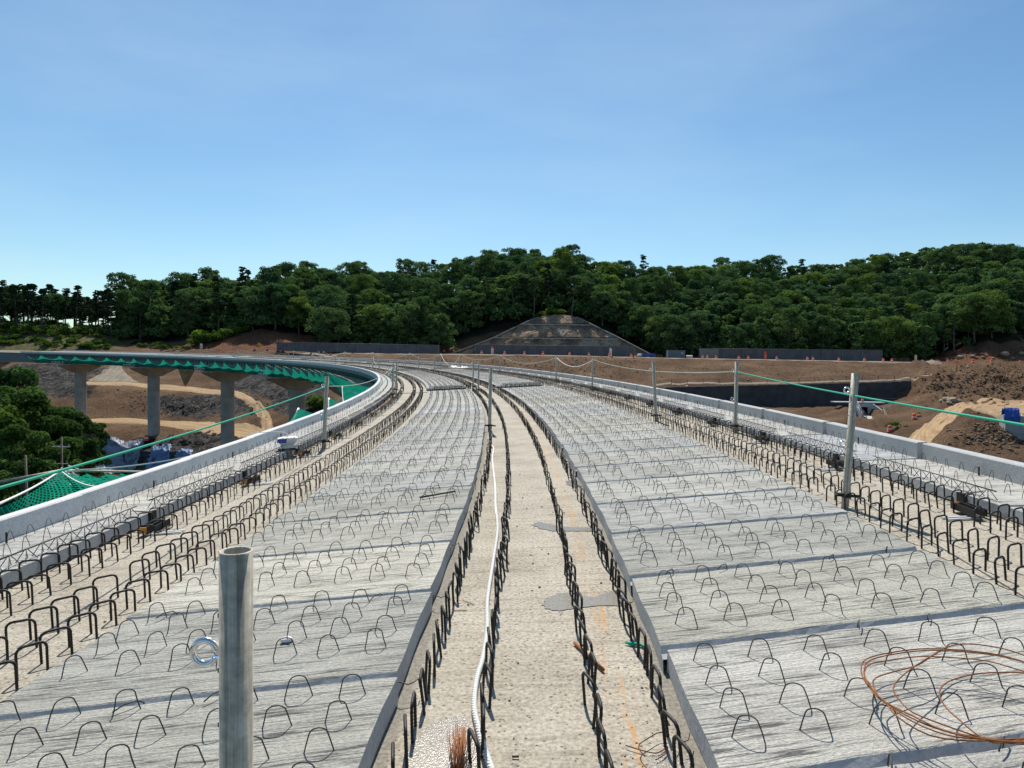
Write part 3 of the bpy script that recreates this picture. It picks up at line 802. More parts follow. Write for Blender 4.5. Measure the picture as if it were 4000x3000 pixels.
# the near post, cut by the bottom of the frame
pn = at(922, 2150, 1.40)
o_n, s_n = -.60, 1.43
post('near', o_n, s_n, 'close galvanised pipe post with one eye ring, rising from the bottom edge', None, (0, 0), .0, 1.5, (.0,))
t = POSTS['near']; base = t.location.copy()
t.location = (pn.x, pn.y, base.z)
hh = pn.z - base.z
for ch in list(t.children):
    if ch.name.startswith('pipe'): ch.matrix_local = Matrix.Diagonal((1, 1, hh / PIPE_H, 1))
    if ch.name.startswith('eye'): ch.matrix_local = Matrix.Translation((0.004, -.004, hh - .205))
tag(t, 'close galvanised pipe post with one eye ring, rising from the bottom edge', 'guard post')
for key, u, v, lean in (('c1', 1912, 1686, .01), ('c2', 1868, 1534, .01), ('c3', 1848, 1520, .0), ('c4', 1753, 1461, .02), ('c5', 1653, 1450, .01), ('c6', 1630, 1441, .01)):
    o, s = deck_hit(u, v); o = max(-.6, min(.6, o)) if s < 40 else -.45
    lab = {'c1': 'grey pipe post standing alone on the middle girder beside the white rope', 'c2': 'right hand one of the pair of pipe posts at the first cross joint, middle girder',
           'c3': 'left hand one of the pair of pipe posts at the first cross joint, middle girder'}.get(key, 'thin distant pipe post on the middle girder beyond the first cross joint')
    post(key, o, s, lab, 'distant posts on the middle girder' if key in ('c4', 'c5', 'c6') else None, (lean, 0))
for key, u, v, lean in (('l1', 1264, 1750, .045), ('l2', 1533, 1552, .015), ('l3', 1548, 1534, .01)):
    o, s = deck_hit(u, v); o = max(-3.60, min(-3.3, o))
    lab = {'l1': 'leaning pipe post on the inner girder where the green rope is tied', 'l2': 'nearer of two pipe posts close together where the inner wall bends away', 'l3': 'farther of two pipe posts close together where the inner wall bends away'}[key]
    post(key, o, s, lab, None, (lean, 0))
for i, s in enumerate((55.5, 60, 72, 81, 93, 104, 116, 127, 140, 152)):
    post('lf%d' % i, -3.45, s, 'thin far pipe post along the inner girder round the bend', 'far posts on the inner girder', (rnd.gauss(0, .02), 0))
for key, u, v, o_, lean in (('r1', 3300, 1985, 2.84, .048), ('r2', 2875, 1690, 3.72, .0), ('r3', 2563, 1645, 2.92, -.07), ('r4', 2325, 1523, 3.76, .01), ('r5', 2208, 1491, 3.76, .01), ('r6', 2018, 1453, 3.76, -.015),
                           ('r7', 1863, 1435, 3.76, 0), ('r8', 1807, 1427, 3.76, -.01), ('r9', 1683, 1418, 3.76, -.02), ('r10', 1560, 1408, 3.76, 0), ('r11', 1493, 1401, 3.76, 0), ('r12', 1392, 1398, 3.76, 0)):
    o, s = deck_hit(u, v)
    lab = {'r1': 'thick leaning pipe post with two eye rings on the right girder, nearest of its row', 'r2': 'upright pipe post on the outer girder where bright green rope meets faded rope',
           'r3': 'pipe post leaning left beside the right hand panels, behind the faded rope', 'r4': 'pipe post on the outer girder with white drooping rope and stay', 'r5': 'pipe post at the far end of the white drooping rope'}.get(key, 'thin far pipe post along the outer girder')
    post(key, o_, s, lab, 'far posts on the outer girder' if key not in ('r1', 'r2', 'r3', 'r4', 'r5') else None, (lean, 0), 0.0)
for i, s in enumerate((112, 122, 131, 142, 153, 166)):
    post('rf%d' % i, 3.76, s, 'thin far pipe post along the outer girder', 'far posts on the outer girder', (rnd.gauss(0, .02), 0))

def rope(p, q, sag, r, mat, label, grp=None, n=24, sides=6):
    P = [p.lerp(q, i / n) - Vector((0, 0, 4 * sag * (i / n) * (1 - i / n))) for i in range(n + 1)]
    mb = MB(); mb.tube(P, r, sides)
    return tag(mb.obj('rope', mat), label, 'rope', grp)
OFFR = at(4700, 1775, 2.6)
rope(tip('r2', .17), OFFR, .03, .0085, M_ROPEG, 'bright green rope stretched from a post across the right side of the view')
rope(tip('r2', .17), tip('r4', .10), .17, .008, M_ROPEF, 'faded green rope sagging behind the left leaning post')
rope(tip('r4', .10), tip('r5', .08), .34, .014, M_ROPEW, 'white rope drooping deeply between two posts of the outer girder')
rope(tip('r5', .08), tip('r6', .05), .40, .010, M_ROPEF, 'pale rope sagging between posts on the outer girder', 'pale sagging ropes of the outer girder')
rope(tip('r6', .05), tip('r7', .05), .40, .012, M_ROPEF, 'pale rope sagging between posts on the outer girder', 'pale sagging ropes of the outer girder')
rope(tip('r7', .05), tip('r8', .05), 1.0, .022, M_ROPEW, 'slack white rope hanging low between two outer posts over the white sheet')
rope(tip('r8', .05), tip('r9', .05), .55, .014, M_ROPEF, 'pale rope sagging between posts on the outer girder', 'pale sagging ropes of the outer girder')
for a, b_ in (('r9', 'r10'), ('r10', 'r11'), ('r11', 'r12'), ('r12', 'rf0'), ('rf0', 'rf1'), ('rf1', 'rf2'), ('rf2', 'rf3'), ('rf3', 'rf4')):
    rope(tip(a, .05), tip(b_, .05), rnd.uniform(.4, .8), .018, M_ROPEF, 'pale rope sagging between posts on the outer girder', 'pale sagging ropes of the outer girder', 16, 4)
for i in range(0, 9):
    if i in (1, 4): continue
    rope(tip('lf%d' % i, .05), tip('lf%d' % (i + 1), .05), rnd.uniform(.3, .8), .016, M_ROPEF, 'far pale rope sagging between posts of the inner girder', 'far ropes of the inner girder', 14, 4)
rope(tip('r4', .08), S(3.9, deck_hit(2325, 1523)[1] + 4.2, .1), .05, .006, M_ROPEF, 'stay rope slanting from an outer post down to the slab')
rope(tip('lf1', .05), S(-3.0, 64.5, .1), .3, .018, M_ROPEW, 'white rope trailing from a far inner post to the deck')
OFFL = at(-500, 2045, 2.9)
rope(tip('l1', .16), OFFL, .05, .0085, M_ROPEG, 'bright green rope stretched from the left leaning post to the left edge')
rope(tip('l1', .16), tip('l2', .12), .2, .007, M_ROPEF, 'faded green rope running on from the left leaning post to the posts beyond')
rope(tip('l2', .12), S(-3.9, 21.5, .3), .12, .009, M_ROPEG, 'green rope slanting from two close posts down to the inner wall')

# ---- things lying on the deck
def deck_path(pts, z, dz=0.0):
    out = []
    for (u, v) in pts:
        o, s = deck_hit(u, v, z); out.append(S(o, s, z + dz))
    return out
def smooth_path(P, step):
    # Catmull-Rom
    Q = [P[0] * 2 - P[1]] + P + [P[-1] * 2 - P[-2]]; out = []
    for i in range(1, len(Q) - 2):
        n = max(2, int((Q[i + 1] - Q[i]).length / step))
        for k in range(n):
            t = k / n; a, b_, c, d = Q[i - 1], Q[i], Q[i + 1], Q[i + 2]
            out.append(.5 * ((2 * b_) + (c - a) * t + (2 * a - 5 * b_ + 4 * c - d) * t * t + (3 * b_ - a - 3 * c + d) * t ** 3))
    out.append(P[-1]); return out
RPX = [(1945, 3080), (1918, 3000), (1893, 2930), (1872, 2860), (1852, 2761), (1861, 2657), (1886, 2566), (1902, 2453), (1904, 2338), (1927, 2184), (1943, 2066), (1936, 1976), (1934, 1899), (1924, 1795), (1928, 1811 - 60), (1916, 1731), (1921, 1690), (1912, 1650), (1908, 1610), (1899, 1584), (1878, 1551), (1873, 1542), (1871, 1536)]
P = deck_path(RPX, .02)
P = smooth_path(P, .006)
mb = MB(); acc = 0; near = []; far = []
for i, p in enumerate(P): (near if p.y < 6.5 else far).append(p)
tw = []
for st in range(3):
    path = []; acc = 0
    for i, p in enumerate(near):
        if i: acc += (p - near[i - 1]).length
        a = acc * 2 * pi / .062 + st * 2 * pi / 3
        t_ = (near[min(i + 1, len(near) - 1)] - near[max(i - 1, 0)]).normalized(); sd = t_.cross(Vector((0, 0, 1))).normalized()
        path.append(p + sd * cos(a) * .0062 + Vector((0, 0, 1)) * sin(a) * .0062)
    mb.tube(path, .0072, 6)
mb.tube([near[-1]] + far[::6] + [far[-1]], .0125, 6)
tag(mb.obj('rope', M_ROPEW), 'thick twisted white rope lying along the middle girder beside the bars', 'rope')

z4 = lambda a, b_: (3000 + a / 2.212, 2250 + b_ / 2.212)
def wire_loop_path(pts, z, jit):
    return [S(*deck_hit(*z4(a, b_), z)[:2], z + jit * sin(i * 1.3)) for i, (a, b_) in enumerate(pts)]
ringA = [(2400, 800), (2000, 690), (1600, 640), (1300, 625), (1000, 665), (850, 720), (805, 790), (830, 900), (980, 1060), (1250, 1200), (1500, 1330), (1800, 1400), (2200, 1425), (2600, 1380), (2800, 1200), (2750, 980), (2500, 830)]
ringB = [(2500, 900), (2200, 830), (1900, 740), (1600, 700), (1300, 690), (1050, 730), (880, 770), (830, 850), (880, 960), (1000, 1080), (1300, 1260), (1600, 1370), (1900, 1420), (2300, 1440), (2700, 1330), (2850, 1100), (2650, 950)]
ringC = [(2400, 760), (2050, 640), (1700, 590), (1500, 630), (1300, 760), (1080, 830), (930, 890), (910, 950), (1000, 1080), (1250, 1250), (1550, 1380), (1850, 1420), (2150, 1410), (2500, 1340), (2700, 1150), (2600, 900)]
ringD = [(2300, 840), (2000, 840), (1750, 860), (1550, 910), (1480, 1000), (1530, 1130), (1650, 1250), (1800, 1370), (1950, 1430), (2200, 1400), (2500, 1250), (2550, 1000)]
ringE = [(1500, 640), (1250, 800), (1100, 930), (1090, 1000), (1150, 1080), (1250, 1180), (1500, 1290), (1750, 1370), (1900, 1410)]
ringF = [(1040, 1120), (1080, 1190), (1200, 1280), (1400, 1370), (1650, 1410), (1900, 1425), (2200, 1440), (2500, 1390)]
mb = MB()
for i, (rg_, cl) in enumerate(((ringA, 1), (ringB, 1), (ringC, 1), (ringD, 1), (ringE, 0), (ringF, 0), ([(a + 26, b_ + 14) for a, b_ in ringA], 1))):
    P = wire_loop_path(rg_, .205 + .006 * i, .004)
    P = smooth_path(P + ([P[0]] if cl else []), .03)
    mb.tube(P, .0027, 5)
tag(mb.obj('wire_coil', M_RUST), 'loose coil of rusty orange wire lying over the loops of a right hand panel', 'wire coil')

# bundle of rusty tie wires
mb = MB(); ob_, sb_ = deck_hit(1790, 3035, 0)
for i in range(90):
    a = rnd.gauss(0, 1); b_ = rnd.gauss(0, 1)
    p0 = S(ob_ + .011 * a, sb_ + .016 * b_, .006)
    u1 = 1800 + 22 * a + rnd.gauss(0, 8); v1 = 2862 + rnd.uniform(-22, 40)
    o1, s1 = deck_hit(u1, v1, .07); p2 = S(o1, s1 + .02 * b_, .07 + rnd.uniform(-.02, .03))
    pm = p0.lerp(p2, .5) + Vector((rnd.gauss(0, .005), rnd.gauss(0, .006), rnd.gauss(0, .006)))
    mb.tube([p0, pm, p2], .0013, 4)
tag(mb.obj('tie_wires', M_RUST), 'upright bundle of rust brown tie wires beside the rope at the bottom edge', 'wire bundle')
mb = MB()
mb.tube(smooth_path(deck_path([(1760, 2995), (1768, 2960), (1758, 2925), (1772, 2890)], .02), .02), .0022, 5)
tag(mb.obj('straw', M_FLAGW), 'pale curled strip beside the bundle of rust brown tie wires', 'strip')
zc = lambda a, b_: (2000 + a / 2.212, 2250 + b_ / 2.212)
mb = MB()
for pts, z in (([(980, 1462), (1100, 1500), (1240, 1530), (1320, 1490), (1330, 1440)], .012), ([(1330, 1350), (1260, 1355), (1180, 1400), (1105, 1450), (1100, 1500), (1150, 1560)], .03),
               ([(1240, 1590), (1320, 1540), (1345, 1480), (1310, 1450)], .015), ([(1420, 1360), (1425, 1400), (1400, 1450)], .04), ([(1470, 1430), (1520, 1420), (1537, 1350)], .05)):
    mb.tube(smooth_path(deck_path([zc(*p) for p in pts], z), .012), .0022, 5)
tag(mb.obj('wire_scrap', M_RUSTD), 'tangled rusty wire scraps by the bars right of the middle girder, near the bottom', 'wire scrap')
def stick(name, p0, p1, z, r, mat, label, cat):
    P = deck_path([p0, p1], z); mb = MB(); mb.tube([P[0], P[0].lerp(P[1], .5), P[1]], r, 7); return tag(mb.obj(name, mat), label, cat)
stick('rebar_offcut', zc(540, 575), zc(790, 810), .014, .0085, M_RUST, 'thick rusty rebar offcut lying across the middle girder', 'rebar offcut')
stick('rebar_offcut', (1640, 1943), (1776, 1919), .135, .009, M_REBAR, 'black rebar offcut lying on the loops of a left hand panel', 'rebar offcut')
stick('nail_wire', (1773, 2384), (1825, 2384), .006, .0022, M_RUST, 'single straight rust orange wire near the left bars of the middle girder', 'wire')
stick('nail_wire', (1806, 2344), (1851, 2362), .006, .0022, M_RUST, 'bent looking rust orange wire just beyond the straight one', 'wire')
stick('rebar_offcut', zc(0, 1560 - 2250 + 2250), zc(60, 1560), .008, .004, M_RUSTD, 'tiny dark steel piece in the middle of the tan girder', 'steel scrap')
mb = MB(); P = deck_path([zc(975, 575), zc(1035, 585), zc(1120, 595), zc(1145, 620)], .012)
mb.tube(P, [.004, .011, .009, .003], 6); tag(mb.obj('rag', M_ROPEG), 'crumpled scrap of green sheeting behind the right bars of the middle girder', 'green scrap')

def rock_mesh(seed, d=(1, 1, .7), sub=1, amp=.28):
    bm = bmesh.new(); bmesh.ops.create_icosphere(bm, subdivisions=sub, radius=.5)
    off = Vector((seed * 3.1, seed * 1.7, seed * .9))
    for v in bm.verts:
        v.co *= 1 + amp * noise.noise(v.co * 2.2 + off) + amp * .5 * noise.noise(v.co * 5 + off)
        v.co = Vector((v.co.x * d[0], v.co.y * d[1], v.co.z * d[2]))
    me = bpy.data.meshes.new('rock'); bm.to_mesh(me); bm.free(); return me
me = rock_mesh(4, (.075, .05, .035)); me.materials.append(M_FLAGW)
o, s = deck_hit(1121, 2502, .12); tag(link('mortar_lump', me, None, frame(o, s, .125, .4)), 'white lump of mortar inside a wire loop of a left hand panel', 'mortar lump')
# loose crumbs on the girder tops
mb = MB(); rk = []
for i in range(5):
    me = rock_mesh(i + 20, (1, .8, .6)); q = MB(); q.v = [tuple(v.co) for v in me.vertices]; q.f = [tuple(p.vertices) for p in me.polygons]; q.m = [0] * len(q.f); q.sm = [False] * len(q.f); rk.append(q); bpy.data.meshes.remove(me)
for i in range(260):
    s = 1.6 + 13 * rnd.random() ** 1.8; o = rnd.choice((rnd.uniform(-.56, .57), rnd.uniform(-.56, .57), rnd.uniform(-3.3, -2.5), rnd.uniform(2.8, 3.6)))
    if rnd.random() < .08: o, s = rnd.gauss(.40, .05), rnd.gauss(2.75, .2)
    sc = rnd.choice((.006, .008, .010, .014, .019))
    add_copy(mb, rk[rnd.randrange(5)], frame(o, s, sc * .2, rnd.uniform(0, 6)) @ Matrix.Scale(sc, 4))
tag(mb.obj('mortar_crumbs', M_CRUMB), 'loose mortar crumbs and pebbles scattered over the girder tops', 'crumbs', None, 'stuff')

# puddles
def puddle(pts, label):
    c = [deck_hit(u, v, 0)[:2] for (u, v) in pts]
    n = len(c); oc = sum(p[0] for p in c) / n; sc = sum(p[1] for p in c) / n
    P = []
    for i in range(n):
        for t in np.arange(0, 1, .125):
            o = c[i][0] * (1 - t) + c[(i + 1) % n][0] * t; s = c[i][1] * (1 - t) + c[(i + 1) % n][1] * t
            w = 1 + .16 * noise.noise(Vector((o * 30, s * 30, 2))); P.append(S(oc + (o - oc) * w, sc + (s - sc) * w, .004))
    mb = MB(); k = S(oc, sc, .004)
    for i in range(len(P)): mb.face([k, P[i], P[(i + 1) % len(P)]], 0)
    o = mb.obj('puddle', M_PUDDLE); tag(o, label, 'puddle', None, 'structure')
puddle([(1625, 2895), (1665, 2845), (1720, 2815), (1800, 2800), (1865, 2830), (1880, 2900), (1850, 3040), (1560, 3040), (1590, 2960)], 'brown glittering wet patch by the tie wires')
puddle([(2118, 2370), (2150, 2330), (2200, 2318), (2260, 2330), (2330, 2335), (2390, 2310), (2450, 2300), (2480, 2340), (2440, 2368), (2360, 2368), (2280, 2372), (2200, 2386), (2140, 2385)], 'grey puddle spreading from the middle girder to the right bars')
puddle([(2078, 2050), (2110, 2040), (2150, 2052), (2230, 2060), (2310, 2062), (2350, 2068), (2330, 2076), (2240, 2076), (2160, 2076), (2105, 2064)], 'narrow bluish puddle across the middle girder')
puddle([(2530, 2960), (2600, 2930), (2690, 2950), (2700, 3040), (2540, 3040)], 'damp patch under the wire scraps')
puddle([(2210, 1880), (2260, 1878), (2280, 1900), (2250, 1905), (2215, 1895)], 'small damp patch beside the right hand panels')

# tub with blue side on the inner edge slab
o, s = deck_hit(1125, 1757, .111)
t = empty('mortar_tub', M=frame(o, s, .111, .25)); tag(t, 'white and blue tapered tub with crumpled sheeting standing on the inner edge slab', 'tub')
def frustum(mb, z0, w0, d0, z1, w1, d1, mi=0):
    a = [Vector((x * w0 / 2, y * d0 / 2, z0)) for x, y in ((-1, -1), (1, -1), (1, 1), (-1, 1))]; b_ = [Vector((x * w1 / 2, y * d1 / 2, z1)) for x, y in ((-1, -1), (1, -1), (1, 1), (-1, 1))]
    for i in range(4): mb.face([a[i], a[(i + 1) % 4], b_[(i + 1) % 4], b_[i]], mi)
    mb.face(list(reversed(a)), mi); mb.face(b_, mi)
mb = MB(); frustum(mb, .03, .19, .16, .075, .19, .16); frustum(mb, .075, .19, .16, .15, .29, .22); frustum(mb, .15, .295, .225, .19, .295, .225); mb.obj('body', M_ALU, t)
mb = MB(); mb.face([(-.148, -.114, .19), (-.148, -.114, .13), (-.02, -.1145, .12), (.0, -.1145, .19)]); mb.face([(-.149, .11, .19), (-.149, .11, .14), (-.149, -.114, .13), (-.149, -.114, .19)]); mb.obj('blue_side', M_TARPB, t)
mb = MB(); mb.grid([[Vector((-.12 + .03 * i, -.09 + .03 * j, .192 + .03 * abs(noise.noise(Vector((i * .7, j * .7, 1)))))) for j in range(7)] for i in range(9)]); mb.obj('sheeting', M_ROPEW, t)
mb = MB(); mb.box((0, 0, .013), (.30, .2, .02)); mb.obj('pallet', M_STEELD, t)
mb = MB(); mb.tube(smooth_path([S(o - .02, s + .05, .30), S(o - .1, s + .12, .38), S(-4.36, s + .3, .36), S(-4.47, s + .4, .25)], .05), .006, 5); tag(mb.obj('rope', M_ROPEW), 'short white rope end hanging over the inner wall at the tub', 'rope')
# crumpled white sheets
for (u, v, w, d, lb) in ((1775, 1436, .9, .8, 'white sheet heap lying on the far deck under the slack white rope, left one'), (1812, 1437, .6, .6, 'white sheet heap lying on the far deck under the slack white rope, right one')):
    o, s = deck_hit(u, v, .12); mb = MB()
    mb.grid([[S(o + (i / 8 - .5) * w, s + (j / 8 - .5) * d * 2.4, .13 + .32 * max(0, noise.noise(Vector((i * .6, j * .6, u)))) * (1 - abs(i - 4) / 5)) for j in range(9)] for i in range(9)]); tag(mb.obj('white_sheet', M_ROPEW), lb, 'sheet')

# ---- safety netting along the inside of the curve
def net_strip(name, mat, s0, s1, ns, outer, inner, label, rows=8, cat='safety net', grp=None, uvs=1.0):
    mb = MB(); P = []; UV = []
    for i in range(ns + 1):
        s = s0 + (s1 - s0) * i / ns; (oo, zo), (oi_, zi) = outer(s), inner(s); row = []; ur = []
        for j in range(rows + 1):
            t = j / rows; sag = .22 * 4 * t * (1 - t)
            row.append(S(oo + (oi_ - oo) * t, s, zo + (zi - zo) * t - sag * abs(zo - zi + .6) * .5)); ur.append((t * 2.2 * uvs, s * uvs))
        P.append(row); UV.append(ur)
    mb.grid(P, 0, UV); return tag(mb.obj(name, mat), label, cat, grp)
peaks = [17.5]
while peaks[-1] < 200: peaks.append(peaks[-1] + rnd.uniform(4.0, 6.5))
NETPOLE = MB(); NETPOLE.tube([(0, 0, -1.1), (-1.55, 0, -.30)], .03, 6)
NP_ME = NETPOLE.mesh('net_pole', M_GALV)
for i in range(len(peaks) - 1):
    a, b_ = peaks[i], peaks[i + 1]
    if i < 1: continue
    dep = rnd.uniform(.75, 1.15); oj = rnd.uniform(-.15, .15)
    f_out = lambda s, a=a, b_=b_, dep=dep, oj=oj: (-6.05 + oj * .4 + .35 * 4 * ((s - a) / (b_ - a)) * (1 - (s - a) / (b_ - a)), -.34 - dep * 4 * ((s - a) / (b_ - a)) * (1 - (s - a) / (b_ - a)))
    f_in = lambda s: (-4.05, -2.08 - .12 * sin(s * .6))
    net_strip('safety_net', M_NETF, a, b_, 14, f_out, f_in, 'green safety net bay slung below the inner edge of the curved bridge', 6, 'safety net', 'net bays along the inside of the curve')
    if a < 110:
        tag(link('net_pole', NP_ME, None, frame(-4.45, a, 0)), 'slanting pole holding out the green net bays under the inner edge', 'pole', 'poles of the green net bays')
# torn net hanging low below the far span
mb = MB(); c = at(735, 1462, 128)
mb.grid([[at(690 + (20 + 62 * (1 - t)) * k + 25 * t, 1425 + 85 * t * (1 - .35 * abs(k - .5)), 127 + 1.2 * sin(k * 7 + t * 3)) for k in np.linspace(0, 1, 9)] for t in np.linspace(0, 1, 9)], 0, [[(k, t) for k in range(9)] for t in range(9)])
tag(mb.obj('hanging_net', M_NETD), 'dark torn piece of net hanging in a point below the far span', 'net')

def atO(u, v, o):
    """point seen at a photo pixel on the upright sheet that follows the curve at offset o"""
    d = ray(u, v); A = d.x ** 2 + d.y ** 2; Bq = -2 * (d.x * XC + d.y * YC); C = XC ** 2 + YC ** 2 - (R0 + o) ** 2
    D = max(0, Bq * Bq - 4 * A * C); t = (-Bq - D ** .5) / (2 * A)
    if t <= 0: t = (-Bq + D ** .5) / (2 * A)
    return d * t
# the close net outside the left wall
tipp = S(-5.75, 8.9, .12); tv = ray(236, 1838); tipp = tv * (9.0 / tv.y)
offp = S(-6.2, 3.2, -.05); tv = ray(-330, 2080); offp = tv * (4.0 / tv.y)
farp = ray(600, 1848) * (15.5 / ray(600, 1848).y)
def inner_pt(s): return S(-4.49, s, .10)
mb = MB(); P = []; UV = []
for i in range(25):
    t = i / 24; o_ = offp.lerp(tipp, t) - Vector((0, 0, .10 * 4 * t * (1 - t))); q = inner_pt(3.0 + 5.9 * t)
    P.append([o_.lerp(q, j / 10) - Vector((0, 0, .10 * 4 * j / 10 * (1 - j / 10))) for j in range(11)]); UV.append([(j / 10 * 1.5, t * 6) for j in range(11)])
mb.grid(P, 0, UV); t0_ = mb.obj('safety_net', M_NETN); tag(t0_, 'close green knotted net stretched up to a pole outside the left wall', 'safety net')
mb = MB(); P = []; UV = []
for i in range(61):
    t = i / 60; o_ = tipp.lerp(farp, t) - Vector((0, 0, .16 * abs(sin(t * pi * 6)) ** .7 * .6 + .02)); q = inner_pt(8.9 + 7.5 * t)
    P.append([o_.lerp(q, j / 10) - Vector((0, 0, .25 * 4 * j / 10 * (1 - j / 10))) for j in range(11)]); UV.append([(j / 10 * 1.5, t * 6.5) for j in range(11)])
mb.grid(P, 0, UV); tag(mb.obj('safety_net', M_NETN), 'green net with a scalloped upper edge hung on a grey bar outside the left wall', 'safety net')
for a, b_, r, mt, lb in ((tipp, offp, .012, M_ROPEW, 'white border rope along the outer edge of the close green net'), (tipp, S(-4.46, 7.4, .25), .010, M_ROPEW, 'white rope across the close green net to the wall'),
                     (tipp, S(-4.46, 10.2, .25), .010, M_ROPEW, 'white rope from the net pole along the seam to the wall')):
    rope(a, b_, .06, r, mt, lb, None, 14, 5)
mb = MB(); mb.tube([tipp + Vector((-.55, -.35, -.10)), tipp, farp + Vector((0, 0, .03))], .02, 7); mb.tube([tipp + Vector((-.1, -.1, -.02)), S(-4.5, 9.0, -.3)], .022, 7)
tag(mb.obj('net_pole', M_GALV), 'grey pole and long bar carrying the close green net outside the left wall', 'pole')
mb = MB()
for k in range(16): 
    q = tipp + Vector((rnd.gauss(0, .06), rnd.gauss(0, .05), rnd.gauss(.0, .03))); mb.tube([q, q + Vector((rnd.gauss(.02, .10), rnd.gauss(0, .05), -rnd.uniform(.02, .16))), q + Vector((rnd.gauss(.02, .12), rnd.gauss(0, .05), -rnd.uniform(.05, .2)))], .008, 5)
tag(mb.obj('rope_knot', M_ROPEW), 'knot of frayed white rope tying the close green net to its pole', 'rope knot')
# middle nets where the wall bends away
def net_quad(c4, label, sag=.2, n=12):
    a, b_, c, d = c4; P = []; UV = []
    for i in range(n + 1):
        t = i / n; p, q = a.lerp(b_, t), d.lerp(c, t)
        P.append([p.lerp(q, j / n) - Vector((0, 0, sag * 16 * t * (1 - t) * j / n * (1 - j / n))) for j in range(n + 1)]); UV.append([(j / n * 3, t * 4) for j in range(n + 1)])
    mb = MB(); mb.grid(P, 0, UV); return tag(mb.obj('safety_net', M_NETF), label, 'safety net')
R = lambda u, v, y: ray(u, v) * (y / ray(u, v).y)
net_quad((R(1166, 1596, 19), R(1235, 1618, 17.5), R(1300, 1622, 16.5), R(1120, 1665, 15)), 'small green net tip rising to a white knot just outside the inner wall', .1)
net_quad((R(1285, 1556, 24), R(1352, 1580, 24), R(1330, 1600, 21), R(1286, 1612, 20)), 'narrow green net triangle between the close net tip and the big net', .1)
net_quad((R(1337, 1509, 33), R(1456, 1512, 38), R(1430, 1546, 33), R(1343, 1575, 26)), 'broad bright green net sheet spread outside the bend of the inner wall', .15)
net_quad((R(1262, 1448, 60), R(1330, 1480, 44), R(1452, 1518, 40), R(1330, 1536, 44)), 'steep green net sheet hung between white rimmed edges behind the broad one', .3)
for p, q, lb in ((R(1285, 1556, 24), R(1286, 1612, 20), 'white rim of the narrow net triangle'), (R(1337, 1509, 33), R(1343, 1575, 26), 'white rim of the broad net sheet'), (R(1166, 1596, 19), R(1120, 1665, 15), 'white rim of the small net tip')):
    rope(p, q, .1, .03, M_ROPEW, lb, None, 12, 5)
# heap of netting and white pipes behind the wall near the third pier

# ================================================================== THE GROUND
Z = lambda z: ('z', z)
